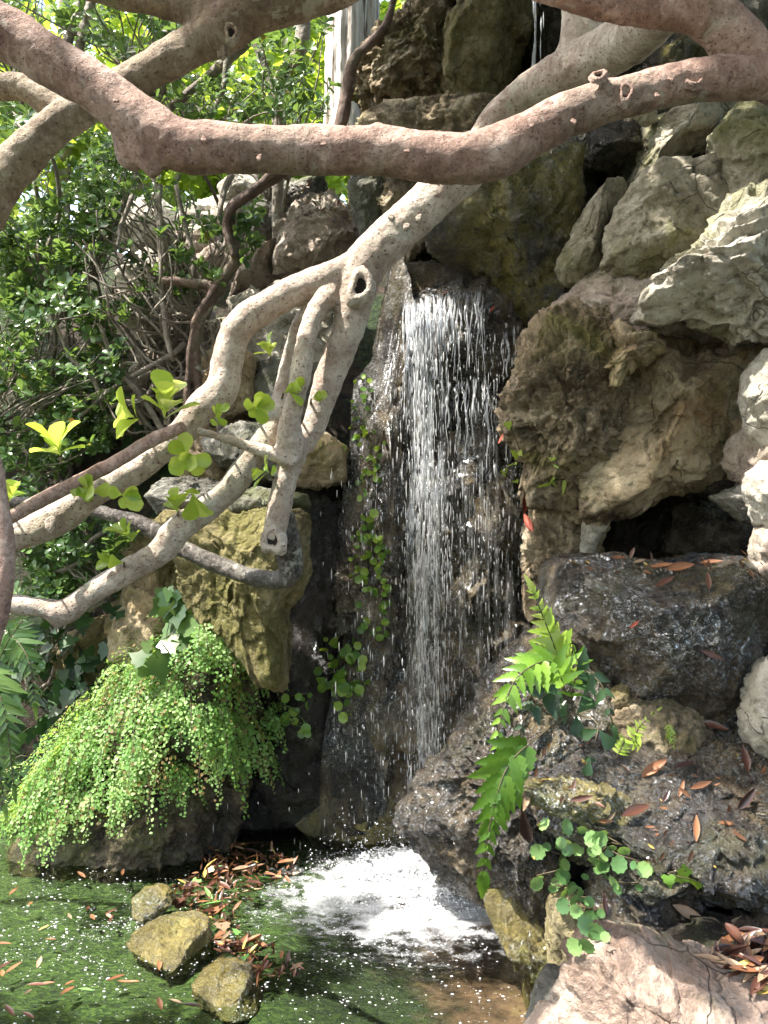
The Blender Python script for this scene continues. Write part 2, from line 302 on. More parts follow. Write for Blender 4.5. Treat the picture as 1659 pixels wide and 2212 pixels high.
rk('pil', 'rough pillar stone under the pitted tufa boulder', [(1160, 1085), (1257, 1105), (1305, 1115), (1285, 1210), (1224, 1215), (1208, 1240), (1200, 1330), (1140, 1330), (1142, 1200), (1150, 1120)], 3.65, .16, 'tufa', sub=6, seed=42, pit=.9, p=3.5)
rk('shard', 'white pointed shard of stone at the mouth of the cavity', [(1260, 1112), (1318, 1122), (1300, 1160), (1280, 1203), (1256, 1203)], 3.5, .05, 'cream', sub=5, seed=43, flat=.5)
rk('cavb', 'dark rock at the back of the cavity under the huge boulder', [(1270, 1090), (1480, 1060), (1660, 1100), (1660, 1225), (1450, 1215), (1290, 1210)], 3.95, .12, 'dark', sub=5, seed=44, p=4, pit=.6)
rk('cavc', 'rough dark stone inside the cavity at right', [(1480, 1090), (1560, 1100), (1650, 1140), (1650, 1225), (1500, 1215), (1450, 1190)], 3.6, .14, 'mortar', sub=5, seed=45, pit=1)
rk('r17', 'big wet boulder with a flat leaf strewn top right of the falls', [(1198, 1239), (1225, 1215), (1300, 1207), (1412, 1204), (1560, 1212), (1660, 1226), (1660, 1314), (1625, 1422), (1606, 1529), (1466, 1526), (1386, 1499), (1305, 1451), (1262, 1424), (1208, 1370), (1196, 1314)], 3.25, .36, 'wet', sub=7, seed=47, facets=1, flat=.85, rough=.045, pit=.25, p=5, chip=.55, planes=((0, -.04, 1, .84), (-.9, -1, -.1, .95), (.8, -1, -.3, .85), (0, -1, -.7, .95)))
rk('r18l', 'glistening wet rock nose with ferns right of the splash', [(1138, 1406), (1208, 1385), (1278, 1445), (1340, 1490), (1330, 1560), (1260, 1660), (1210, 1720), (1200, 1800), (1215, 1900), (1200, 1948), (1150, 1962), (1090, 1937), (1000, 1897), (940, 1877), (905, 1832), (868, 1790), (888, 1740), (920, 1690), (980, 1620), (1040, 1530), (1090, 1450)], 3.15, .3, 'wet', sub=7, seed=49, facets=4, flat=.75, rough=.06, pit=1.2, p=2.6)
rk('r18m', 'broad wet slab scattered with brown leaves at lower right', [(1122, 1690), (1198, 1660), (1270, 1590), (1380, 1530), (1520, 1550), (1638, 1600), (1760, 1630), (1760, 1910), (1620, 1915), (1541, 1880), (1466, 1860), (1400, 1845), (1350, 1865), (1305, 1850), (1262, 1805), (1224, 1775), (1160, 1744)], 2.9, .34, 'wet', sub=7, seed=50, facets=3, flat=.8, rough=.06, pit=.5, p=2.8, planes=((-.1, -.75, 1, .42), (.5, -1, .2, .75)), tilt=.35)
rk('r18t', 'dry lichen crusted hump at the back of the wet slab', [(1260, 1600), (1330, 1530), (1430, 1515), (1540, 1560), (1560, 1640), (1440, 1660), (1300, 1680)], 3.05, .16, 'tufa', sub=6, seed=51, pit=.5)
rk('r18p', 'yellow mossy plate of rock at the left tip of the wet slab', [(1130, 1700), (1240, 1680), (1340, 1720), (1400, 1780), (1390, 1830), (1290, 1820), (1220, 1770), (1150, 1735)], 2.72, .07, 'ochre', sub=6, seed=52, layer=.4)
rk('r19', 'wet dark stone above the pink boulder at the bottom right', [(1270, 1960), (1300, 1900), (1439, 1880), (1530, 1900), (1510, 2060), (1434, 2070), (1290, 2060)], 2.75, .2, 'wet', sub=6, seed=53, pit=.6)
rk('r19b', 'slim grey upright stone at the right rim of the pool', [(1192, 1960), (1240, 1930), (1290, 1960), (1280, 2060), (1240, 2130), (1190, 2120)], 2.8, .12, 'slab', sub=5, seed=54, p=4)
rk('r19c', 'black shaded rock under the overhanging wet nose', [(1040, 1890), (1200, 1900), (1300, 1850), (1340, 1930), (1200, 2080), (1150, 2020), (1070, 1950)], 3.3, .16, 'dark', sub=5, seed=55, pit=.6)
rk('r19d', 'rock coloured black as the shaded hollow behind the leaf litter at lower right', [(1480, 1850), (1640, 1860), (1760, 1880), (1760, 2160), (1500, 2120), (1450, 1980)], 3.0, .15, 'dark', sub=5, seed=56)
rk('rim', 'ochre sloping rim stone on the right side of the pool', [(1040, 1930), (1100, 1925), (1180, 2010), (1210, 2110), (1190, 2260), (1130, 2260), (1140, 2120), (1080, 2020)], 2.95, .12, 'ochre', sub=6, seed=57, rough=.04)
rk('r21', 'small grey stone beside the pink boulder at the water', [(1165, 2150), (1185, 2110), (1240, 2105), (1260, 2180), (1250, 2300), (1130, 2300)], 2.35, .1, 'grey', sub=5, seed=58, pit=.5)
rk('r20', 'pink sunlit boulder in the bottom right corner', [(1288, 2078), (1337, 2066), (1412, 2078), (1520, 2110), (1659, 2150), (1820, 2190), (1820, 2420), (1120, 2420), (1165, 2280), (1232, 2215), (1250, 2150)], 2.15, .26, 'rose', sub=7, seed=60, facets=0, rough=.025, p=3.4, planes=((.18, -.55, 1, .58), (-1, -.7, .1, .62), (0, -1, .25, .8)))
rk('back_r2', 'crumbly dark mortar face between the pale stacked stones at upper right', [(1390, 160), (1500, 60), (1760, -40), (1820, 400), (1820, 1300), (1640, 1290), (1500, 1130), (1450, 900), (1330, 760), (1300, 640), (1340, 420)], 3.85, .2, 'mortar', sub=7, seed=130, facets=0, rough=.03, pit=.9, p=7, chip=.4, name='rock_wall', cat='rock wall')
for k, (lab, u, v, r, d, m_) in enumerate([('small chinking stone between the tall pale green stone and the largest pale boulder', 1555, 445, 26, 3.4, 'grey'), ('thin brown stone under the smooth faced tan block', 1400, 600, 30, 3.42, 'tufa'), ('small rubble stone between the narrow leaning stone and the tan block', 1325, 590, 22, 3.5, 'pale'), ('small dark stone where the hanging boulder meets the saddle rock', 1255, 655, 20, 3.6, 'tufa'), ('small stone at the right shoulder of the huge ochre boulder', 1600, 760, 34, 3.3, 'pink'), ('small stone wedged between the huge ochre boulder and the rounded tan stone', 1605, 930, 26, 3.25, 'tufa'), ('dark pebble like stone above the pointed grey stone', 1560, 1060, 24, 3.3, 'mortar'), ('small wet stone at the left foot of the flat topped wet boulder', 1195, 1380, 24, 3.2, 'wet'), ('small wet stone under the right corner of the flat topped wet boulder', 1590, 1530, 36, 3.1, 'wet'), ('knobbly wet stone between the wet boulder and the dry hump', 1350, 1510, 30, 3.05, 'tufa'), ('small dark stone above the trailing ivy', 1250, 1830, 34, 2.85, 'wet'), ('small wet stone left of the grey upright stone', 1170, 2010, 30, 2.95, 'wet'), ('small pale rubble stone left of the forked branch', 1395, 245, 22, 3.55, 'pale'), ('rough lump of tufa beside the top of the falls', 1150, 740, 30, 3.6, 'tufa')]):
    rk('ck%d' % k, lab, [(u+r*(1+.25*math.sin(k*3+j*2.1))*math.cos(j/8*6.283)*1.25, v+r*(1+.25*math.sin(k*3+j*2.1))*math.sin(j/8*6.283)) for j in range(8)], d, px(r, d), m_, sub=5, seed=200+k)
# left hand side
rk('l1', 'craggy pitted dark rock at the top beside the dead trunk', [(778, 150), (800, 110), (850, 60), (900, 0), (960, -60), (1010, -40), (985, 60), (960, 130), (955, 230), (870, 255), (815, 235), (790, 190)], 4.2, .3, 'tufa', sub=7, seed=70, pit=1.8, rough=.08)
rk('l2', 'smooth tan block standing left of the upper trickle', [(985, 40), (1010, -60), (1150, -80), (1145, 60), (1110, 160), (1060, 240), (985, 238), (955, 200), (960, 90)], 4.05, .25, 'slab', sub=6, seed=71, facets=3, flat=.7, p=4, rough=.03)
rk('l3', 'rough dark crusty ledge behind the pink branch', [(790, 270), (850, 240), (960, 215), (1060, 245), (1110, 290), (1080, 360), (900, 370), (800, 340)], 3.95, .25, 'tufa', sub=6, seed=72, pit=1.3)
rk('l3b', 'mossy brown rock beneath the crusty ledge left of the hanging boulder', [(770, 350), (900, 350), (1000, 380), (960, 480), (880, 560), (800, 540), (770, 460)], 4.15, .22, 'tufa', sub=6, seed=73, pit=.8)
rk('li', 'bluish grey stone between the dead trunk and the mossy brown rock', [(752, 410), (768, 368), (815, 370), (835, 420), (825, 480), (785, 515), (765, 470)], 4.05, .12, 'grey', sub=5, seed=74)
rk('la', 'upright pale grey stone below the pink branch at left centre', [(542, 460), (600, 400), (690, 370), (707, 410), (695, 437), (640, 475), (600, 530), (542, 540)], 4.9, .2, 'grey', sub=6, seed=75, facets=6, flat=.6)
rk('lb', 'rounded pinkish boulder with brown stains behind the pale limb', [(610, 490), (655, 437), (710, 428), (762, 462), (780, 515), (760, 570), (680, 600), (600, 605), (595, 550)], 4.6, .25, 'pink', sub=6, seed=76)
rk('lc', 'white stained stone left of the pinkish boulder', [(478, 640), (500, 590), (530, 552), (606, 525), (602, 610), (560, 650), (500, 670)], 4.6, .2, 'pink', sub=6, seed=77, flat=.6)
rk('ld', 'cream slab framed by the forking pale limbs', [(505, 655), (600, 605), (700, 640), (740, 720), (720, 820), (640, 860), (560, 870), (510, 800)], 4.35, .22, 'cream', sub=6, seed=78, flat=.6)
rk('le', 'small tan boulder behind the twigs, nearest the thin curved trunk', [(430, 560), (480, 525), (510, 555), (490, 610), (440, 660), (380, 650), (395, 600)], 4.9, .18, 'pink', sub=5, seed=79)
rk('lf', 'small pale stone far left among the twigs', [(270, 690), (330, 630), (390, 645), (385, 710), (310, 740)], 5.1, .15, 'cream', sub=5, seed=80)
rk('lg', 'pinkish stone under the thin curved trunk', [(365, 690), (450, 660), (480, 740), (440, 800), (375, 775)], 4.9, .18, 'pink', sub=5, seed=81)
rk('lh', 'sunlit white rock low behind the shrub, farthest to the left', [(240, 440), (310, 425), (370, 450), (400, 510), (330, 560), (250, 520)], 5.8, .2, 'cream', sub=5, seed=82)
rk('lh2', 'sunlit white rock behind the twigs, left of the upright grey stone', [(390, 470), (460, 425), (545, 425), (550, 520), (480, 560), (400, 550)], 5.6, .2, 'cream', sub=5, seed=83)
rk('lj', 'dark veined rock behind the fork of pale limbs', [(555, 790), (640, 770), (720, 800), (700, 900), (620, 930), (560, 880)], 4.2, .15, 'grey', sub=5, seed=84)
rk('lk', 'yellowish stone behind the bent knee of the pale limb', [(430, 850), (440, 770), (500, 735), (560, 780), (550, 890), (460, 910)], 4.2, .2, 'tan', sub=5, seed=85)
rk('ll', 'flat grey stone in the second course above the ochre slab', [(440, 950), (520, 915), (600, 925), (650, 980), (600, 1040), (470, 1020)], 4.0, .2, 'grey', sub=6, seed=86)
rk('lm', 'brown block right of the flat grey stone beside the recess', [(620, 960), (700, 940), (745, 970), (745, 1040), (680, 1052), (620, 1045)], 3.95, .2, 'tan', sub=5, seed=87, p=4)
rk('ln', 'long rounded grey cobble lying on the ochre slab at left', [(320, 1072), (355, 1038), (450, 1030), (495, 1055), (480, 1098), (350, 1108)], 3.75, .13, 'grey', sub=6, seed=88, facets=3)
rk('lo', 'thin grey slab lying on the ochre slab at right', [(485, 1068), (560, 1055), (660, 1068), (668, 1098), (600, 1112), (500, 1108)], 3.7, .14, 'grey', sub=5, seed=89)
rk('lp', 'shaded brown stone behind the crossing limbs', [(360, 960), (440, 920), (500, 960), (495, 1045), (400, 1045)], 4.1, .2, 'tan', sub=5, seed=90)
rk('l10', 'large ochre slab with streaks standing over the maidenhair fern', [(345, 1140), (380, 1118), (500, 1112), (655, 1114), (655, 1240), (612, 1310), (612, 1440), (608, 1480), (555, 1445), (530, 1395), (475, 1350), (430, 1310), (385, 1220)], 3.65, .24, 'slab', sub=7, seed=91, facets=2, flat=.8, rough=.035, groove=.012, p=4, planes=((-.75, -1, -.15, .62), (.0, 0, 1, .93)))
rk('l10b', 'dark rock in the shade left of the ochre slab', [(240, 1150), (380, 1130), (440, 1300), (500, 1400), (420, 1460), (250, 1420)], 4.2, .2, 'tan', sub=6, seed=92)
rk('l11', 'sunlit boulder draped in maidenhair fern at the left of the pool', [(62, 1850), (70, 1790), (120, 1680), (225, 1540), (335, 1440), (430, 1390), (480, 1415), (535, 1480), (550, 1560), (520, 1680), (480, 1840), (400, 1885), (250, 1890), (110, 1885)], 3.9, .34, 'dtufa', sub=7, seed=93, facets=5, flat=.75, rough=.06, pit=.7, tilt=.2)
rk('l12', 'low black rock between the fern boulder and the recess', [(470, 1600), (560, 1500), (640, 1560), (660, 1800), (480, 1850)], 4.15, .15, 'dark', sub=5, seed=94)
rk('l13', 'brown stone among the ivy at left', [(120, 1390), (230, 1330), (330, 1360), (330, 1440), (200, 1480), (130, 1460)], 4.4, .15, 'tan', sub=5, seed=95)
for k, (lab, u, v, r, d, m_) in enumerate([('pale stone on the left bank behind the densest bare twigs', 350, 800, 52, 5.0, 'pink'), ('cream stone on the left bank below the sunlit white rocks', 320, 590, 46, 5.4, 'cream'), ('whitish stone on the left bank touching the thin curved trunk', 460, 720, 40, 4.75, 'cream'), ('grey stone on the left bank near the bent knee of the pale limb', 400, 880, 44, 4.7, 'grey'), ('rose tinted stone on the left bank between the thin trunk and the white stained stone', 425, 520, 42, 5.3, 'pink'), ('small cream stone at the crest of the left bank beside the upright grey stone', 520, 405, 36, 5.5, 'cream'), ('brownish stone on the left bank above the ivy', 270, 900, 50, 4.9, 'tan'), ('pale stone under the pinkish boulder beside the limb fork', 620, 600, 44, 4.7, 'cream'), ('grey brown stone between the thin trunk and the cream slab', 480, 900, 40, 4.3, 'tan')]):
    rk('bk%d' % k, lab, [(u+r*(1+.25*math.sin(k*5+j*2.3))*math.cos(j/8*6.283)*1.25, v+r*(1+.2*math.sin(k*3+j*1.9))*math.sin(j/8*6.283)) for j in range(8)], d, px(r, d), m_, sub=5, seed=300+k)
# stones in the pool
G_P = 'stones standing in the pool'
def pool_rock(key, label, pts, th, seed, m='ochre', **k):
    vb = max(v for u, v in pts)-14; d = 1.5*F/(vb-1106)+th*1.1; vt = min(v for u, v in pts); pts = [(u, vt+26+(v-vt)*.56) for u, v in pts]
    rk(key, label, pts, d, th*1.5, m, seed=seed, group=G_P, sub=6, planes=((.1, -.8, 1, .5), (-.7, -1, .3, .62)), chip=.7, **k)
pool_rock('p1', 'smallest wet yellow stone in the pool, nearest the fern boulder', [(287, 1935), (300, 1912), (330, 1898), (358, 1910), (370, 1945), (350, 1985), (305, 2010), (290, 1985)], .07, 101)
pool_rock('p2', 'largest wet yellow stone in the pool', [(275, 2040), (300, 2010), (350, 1985), (410, 1975), (440, 1995), (448, 2045), (445, 2090), (380, 2100), (310, 2080)], .12, 102)
pool_rock('p3', 'mossy yellow stone in the pool nearest the camera', [(420, 2120), (445, 2085), (500, 2075), (535, 2095), (545, 2140), (560, 2190), (500, 2190), (440, 2185), (422, 2150)], .1, 103)
# ---------------------------------------------------------------- ground, pool
def sst(a, b, x): t = np.clip((x-a)/(b-a), 0, 1); return t*t*(3-2*t)
def ground_h(x, y):
    rise = 1.25*sst(4.25, 4.55, y)+1.9*sst(4.5, 5.6, y)+.25*sst(6, 14, y)
    pool = sst(1.7, 1.9, y)*(1-sst(4.25, 4.4, y))*(1-sst(.62, .85, x))*sst(-4.6, -4.2, x)
    right = .35*sst(.8, 1.6, x)*(1-sst(4.25, 4.4, y))
    return rise+right-.62*pool+.05
def gridax(lo, hi, core, n1, n2):
    a = np.linspace(core[0], core[1], n1); s = np.linspace(0, 1, n2)[1:]**3
    return np.concatenate([(core[0]-(core[0]-lo)*s)[::-1], a, core[1]+(hi-core[1])*s])
gx = gridax(-400, 400, (-7, 6), 190, 20); gy = gridax(-400, 600, (-1, 11), 190, 20)
X, Y = np.meshgrid(gx, gy); Z = ground_h(X, Y)
pp = np.stack([X.ravel(), Y.ravel(), Z.ravel()], 1); pp[:, 2] += fbm(pp*2.2, 4)*.12*np.clip(pp[:, 2]+.2, 0, 1)
nx_, ny_ = len(gx), len(gy); idx = np.arange(nx_*ny_).reshape(ny_, nx_)
q = np.stack([idx[:-1, :-1], idx[:-1, 1:], idx[1:, 1:], idx[1:, :-1]], -1).reshape(-1, 4)
n = NT('soil_with_ground_cover'); v = n.coord().outputs[0]
n.put(n.b.inputs['Base Color'], n.mix(n.ramp(n.noise(v, 1.6, 8, .7), [(.45, 0.), (.55, 1.)]), n.ramp(n.noise(v, 20, 6), [(.35, (.018, .013, .008)), (.7, (.09, .06, .04))]), n.ramp(n.noise(v, 35, 4), [(.35, (.008, .02, .005)), (.7, (.05, .09, .02))])))
n.b.inputs['Roughness'].default_value = .9; n.put(n.b.inputs['Normal'], n.bump(n.noise(v, 30, 8, .7), 1., .05))
tag(mesh_np('ground', pp, q.ravel(), np.full(len(q), 4), n.m, origin=(0, 0, 0)), kind='structure')

def grid_patch(x0, x1, y0, y1, st):
    gx = np.arange(x0, x1+st, st); gy = np.arange(y0, y1+st, st); X, Y = np.meshgrid(gx, gy)
    idx = np.arange(X.size).reshape(X.shape)
    q = np.stack([idx[:-1, :-1], idx[:-1, 1:], idx[1:, 1:], idx[1:, :-1]], -1).reshape(-1, 4)
    return np.stack([X.ravel(), Y.ravel(), np.zeros(X.size)], 1), q
pb, q = grid_patch(-4.4, .95, 1.75, 4.4, .02)
t_ = sst(-.35, .35, pb[:, 0]-.15*(pb[:, 1]-3)+.25*fbm(pb*1.5, 3))
pb[:, 2] = -.05-.16*t_+fbm(pb*5, 4)*.03+fbm(pb*28, 3)*.012
n = NT('algae_and_silt_bed'); v = n.coord().outputs[0]
sep = n.n('SeparateXYZ', {0: v}); pos = n.math('ADD', n.math('SUBTRACT', sep.outputs[0], .75), n.math('MULTIPLY', n.noise(v, 2.2, 5, .6), 1.1))
fil = n.n('Mapping', {'Vector': v, 'Scale': (1, 2.3, 1), 'Rotation': (0, 0, .5)}).outputs[0]
algae = n.ramp(n.noise(fil, 34, 6, .7, 1.2), [(.34, (.004, .012, .002)), (.48, (.028, .060, .008)), (.64, (.13, .21, .04))])
silt = n.ramp(n.noise(v, 7, 8, .65), [(.34, (.06, .032, .018)), (.55, (.24, .13, .08)), (.72, (.40, .27, .12))])
n.put(n.b.inputs['Base Color'], n.mix(n.ramp(n.math('ADD', pos, n.math('MULTIPLY', n.math('SUBTRACT', sep.outputs[1], 0.), .10)), [(.60, 0.), (.82, 1.)]), n.mix(n.ramp(pos, [(.12, 0.), (.42, 1.)]), algae, n.mix(.5, algae, (.006, .010, .004))), silt))
n.b.inputs['Roughness'].default_value = .8; n.put(n.b.inputs['Normal'], n.bump(n.noise(fil, 40, 6, .7), 1., .03))
tag(mesh_np('pool_bed', pb, q.ravel(), np.full(len(q), 4), n.m, origin=(-.8, 3, 0)), kind='structure')
SPL = np.array([.07, 3.56])
wp, q = grid_patch(-4.4, .95, 1.75, 4.4, .012)
rr = np.hypot((wp[:, 0]-SPL[0])/.9, wp[:, 1]-SPL[1])
amp = .3+2.6*np.exp(-(rr/.42)**2)
wp[:, 2] = fbm(wp*9, 3)*.006*amp+fbm(wp*26+3, 3)*.0035*amp+np.sin(rr*70)*.0022*np.exp(-rr*1.6)
n = NT('pool_water_surface'); v = n.coord().outputs[0]
bn = n.bump(n.math('ADD', n.noise(v, 26, 4, .6, .8), n.math('MULTIPLY', n.noise(v, 95, 3, .6), .35)), .5, .012)
fr = n.n('Fresnel', {'IOR': 1.33, 'Normal': bn}); gl = n.n('BsdfGlossy', {'Color': (1, 1, 1), 'Roughness': .04, 'Normal': bn})
tr = n.n('BsdfTransparent', {'Color': (.86, .92, .84)})
mx = n.n('MixShader', {0: fr.outputs[0], 1: tr.outputs[0], 2: gl.outputs[0]}); n.put(n.out.inputs[0], mx.outputs[0]); n.t.nodes.remove(n.b)
tag(mesh_np('pool_water', wp, q.ravel(), np.full(len(q), 4), n.m, origin=(-.8, 3, 0)), kind='structure')
# ---------------------------------------------------------------- falling water
def white_water(name, alpha, white=.8):
    n = NT(name); gl = n.n('BsdfGlossy', {'Color': (1, 1, 1), 'Roughness': .12}); tr = n.n('BsdfTransparent', {'Color': (.95, .97, 1)})
    df = n.n('BsdfDiffuse', {'Color': (white, white, white)}); tl = n.n('BsdfTranslucent', {'Color': (white, white, white)})
    d2 = n.n('MixShader', {0: .5, 1: df.outputs[0], 2: tl.outputs[0]}); a = n.n('MixShader', {0: .3, 1: d2.outputs[0], 2: gl.outputs[0]})
    o = n.n('MixShader', {0: alpha, 1: tr.outputs[0], 2: a.outputs[0]}); n.put(n.out.inputs[0], o.outputs[0]); n.t.nodes.remove(n.b); return n
ww = white_water('falling_water_drops', .55).m; ww_soft = white_water('thin_falling_water', .4).m; foam_m = white_water('foam_bubbles', .9, .9).m
def streaks(name, pos, ln, wd, m, parent, dirs=None):
    """many elongated drops as one mesh; pos = centres"""
    n_ = len(pos); ang = np.arange(4)*math.pi/2
    T = [(0, 0, 1.)]+[(math.cos(a), math.sin(a), .25) for a in ang]+[(math.cos(a)*.8, math.sin(a)*.8, -.35) for a in ang]+[(0, 0, -1.)]
    T = np.array(T); Fs = []
    for i in range(4):
        j = (i+1) % 4; Fs += [(0, 1+i, 1+j), (1+i, 5+i, 5+j, 1+j), (9, 5+j, 5+i)]
    V = T[None]*np.stack([wd, wd, ln], 1)[:, None, :]*.5
    if dirs is not None: V[:, :, :2] += V[:, :, 2:3]*dirs[:, None, :]
    V = (V+pos[:, None, :]).reshape(-1, 3)
    lp = np.array([i for f in Fs for i in f]); tt = np.array([len(f) for f in Fs])
    loops = (lp[None]+(np.arange(n_)*10)[:, None]).ravel(); return mesh_np(name, V, loops, np.tile(tt, n_), m, parent=parent)
rs = np.random.RandomState(5)
def fall_pts(n_, uc, us, v0, v1, d0, d1, drift=0.):
    u = uc+us*rs.normal(size=n_); v = v0+(v1-v0)*rs.rand(n_); d = d0+(d1-d0)*rs.rand(n_)
    u = u+drift*(v-v0)/(v1-v0); return np.array([P(a, b, c) for a, b, c in zip(u, v, d)])
fall = empty('waterfall', P(900, 1860, 3.62), 'main white waterfall dropping from the rock lip into the pool', 'waterfall')
# braided main stream: strands wander a little, drops cluster on them
strand = []; rs2 = np.random.RandomState(11)
for k in range(46):
    c = rs2.choice([888, 900, 915, 925, 940, 958, 985, 1010, 1040], p=[.18, .22, .17, .13, .12, .09, .05, .02, .02])+rs2.normal()*9
    v_ = 650+rs2.rand()*60; ph = rs2.rand()*9; d_ = 3.58+rs2.rand()*.16
    while v_ < 1840:
        step = rs2.exponential(40 if c < 975 else 80)+6; v_ += step
        strand.append((c+4*math.sin(v_*.012+ph)+(v_-650)*.012+rs2.normal()*2.5, v_, d_))
st_ = np.array([P(*s) for s in strand]); n_ = len(st_)
streaks('water_strand', st_, .03+.09*rs.rand(n_)**2, .0022+.0055*rs.rand(n_)**3, ww, fall)['kind'] = 'stuff'
dr = np.concatenate([fall_pts(1000, 915, 30, 660, 1850, 3.5, 3.8, 14), fall_pts(600, 985, 62, 690, 1800, 3.45, 3.8, -10), fall_pts(260, 1080, 36, 700, 1500, 3.6, 3.8), fall_pts(260, 800, 50, 1000, 1850, 3.4, 3.8), fall_pts(16, 600, 90, 1650, 1850, 3.5, 3.8)])
n_ = len(dr); streaks('water_drop', dr, .012+.05*rs.rand(n_)**2.5, .0022+.0045*rs.rand(n_)**3, ww, fall)['kind'] = 'stuff'
# film of water running over the lip and down the tufa
def film(name, pts_top, width_fn, m, parent, seed):
    r_ = np.random.RandomState(seed); V = []; Q = []
    for (u0, v0, d0, v1) in pts_top:
        k = 14; b = len(V); ph = r_.rand()*9; wpx = width_fn(r_)
        for i in range(k):
            t = i/(k-1); v = v0+(v1-v0)*t; d = d0-.16*min(1, t*2.5)
            u = u0+3*math.sin(t*9+ph); wv = wpx*(.6+.5*math.sin(t*12+ph)**2)*(1-t*.5)
            for du, dd in ((-wv, .012), (0, -.004), (wv, .012), (0, .024)): V.append(P(u+du, v, d+dd))
        for i in range(k-1):
            for j in range(4): Q.append((b+4*i+j, b+4*i+(j+1) % 4, b+4*i+4+(j+1) % 4, b+4*i+4+j))
        Q.append((b, b+1, b+2, b+3)); Q.append((b+4*k-4, b+4*k-3, b+4*k-2, b+4*k-1))
    return mesh_f(name, V, Q, m, parent=parent)
lipf = lambda u: 652-(u-870)*.25
tops = [(u, lipf(u)+rs.rand()*14, 3.86, 700+rs.rand()*170) for u in np.concatenate([rs.uniform(872, 965, 42), rs.uniform(965, 1045, 18)])]
tops += [(u, 815+rs.rand()*14, 3.82, 860+rs.rand()*150) for u in rs.uniform(965, 1130, 26)]
tops += [(u, 690+rs.rand()*14, 3.84, 760+rs.rand()*60) for u in rs.uniform(1085, 1115, 6)]
film('water_film', tops, lambda r: 1.2+2.6*r.rand()**2, ww_soft, fall, 3)['kind'] = 'stuff'
# translucent veils of falling water, closed thin sheets
def veil(name, u0, u1, v0, v1, d0, d1, seed, a0, a1, sz=1.):
    n = NT(name); v = n.coord((30*sz, 30*sz, 1.5)).outputs[0]; v2 = n.coord((90*sz, 90*sz, 6)).outputs[0]
    f = n.math('MULTIPLY', n.ramp(n.noise(v, 1., 5, .65, .3), [(a0, 0.), (a1, .42)]), n.ramp(n.noise(v2, 1., 4, .7), [(.38, .1), (.62, 1.)]))
    at = n.n('Attribute', attribute_name='tint'); f = n.math('MULTIPLY', f, n.n('SeparateColor', {0: at.outputs['Color']}).outputs[0])
    bm_ = n.bump(n.noise(v, 1., 5, .6), .8, .02)
    gl = n.n('BsdfGlossy', {'Color': (1, 1, 1), 'Roughness': .15, 'Normal': bm_}); df = n.n('BsdfDiffuse', {'Color': (.85, .87, .9), 'Normal': bm_}); tl = n.n('BsdfTranslucent', {'Color': (.85, .87, .9)})
    a = n.n('MixShader', {0: .5, 1: df.outputs[0], 2: tl.outputs[0]}); b_ = n.n('MixShader', {0: .35, 1: a.outputs[0], 2: gl.outputs[0]})
    o = n.n('MixShader', {0: f, 1: n.n('BsdfTransparent').outputs[0], 2: b_.outputs[0]}); n.put(n.out.inputs[0], o.outputs[0]); n.t.nodes.remove(n.b)
    nu, nv = 24, 90; V = []; T = []
    for side in (0, 1):
        for i in range(nv):
            for j in range(nu):
                t = i/(nv-1); s_ = j/(nu-1); p = P(u0(t)+(u1(t)-u0(t))*s_, v0+(v1-v0)*t, d0+(d1-d0)*t); V.append(p); e = min(1, min(s_, 1-s_)*5)*min(1, t*14+.2)*min(1, (1-t)*6+.1); T.append([e, e, e])
    V = np.array(V); w_ = fbm(V*np.array([14, 14, 2.5])+seed, 3)*.03; V[:, 1] += w_; V[nu*nv:, 1] += .014
    idx = np.arange(nu*nv).reshape(nv, nu); q = np.stack([idx[:-1, :-1], idx[:-1, 1:], idx[1:, 1:], idx[1:, :-1]], -1).reshape(-1, 4); q2 = q[:, ::-1]+nu*nv
    rim = list(idx[0])+list(idx[1:, -1])+list(idx[-1, -2::-1])+list(idx[-2:0:-1, 0]); r_ = np.array([[rim[(k+1) % len(rim)], rim[k], rim[k]+nu*nv, rim[(k+1) % len(rim)]+nu*nv] for k in range(len(rim))])
    q = np.vstack([q, q2, r_]); return mesh_np('water_veil', V, q.ravel(), np.full(len(q), 4), n.m, parent=fall, tint=np.array(T))
veil('main_veil', lambda t: 872+8*t, lambda t: 975-25*t, 655, 1850, 3.72, 3.58, 2, .46, .60)
veil('right_veil', lambda t: 955, lambda t: 1135-20*t, 815, 1700, 3.78, 3.7, 17, .53, .68, 1.6)
# trickle at the top
tri = empty('upper_trickle', P(1150, 250, 4.1), 'thin white trickle of water falling at the very top', 'waterfall')
s_ = [(1153+5*math.sin(v*.02)-(v*.02)+rs.normal()*1.5, v, 3.72) for v in rs.uniform(-120, 160, 60)]+[(1170-(v*.03)+rs.normal()*3, v, 3.75) for v in rs.uniform(-100, 130, 16)]
s_ = np.array([P(*a) for a in s_]); streaks('water_strand', s_, .05+.09*rs.rand(len(s_)), .004+.004*rs.rand(len(s_)), ww, tri)['kind'] = 'stuff'
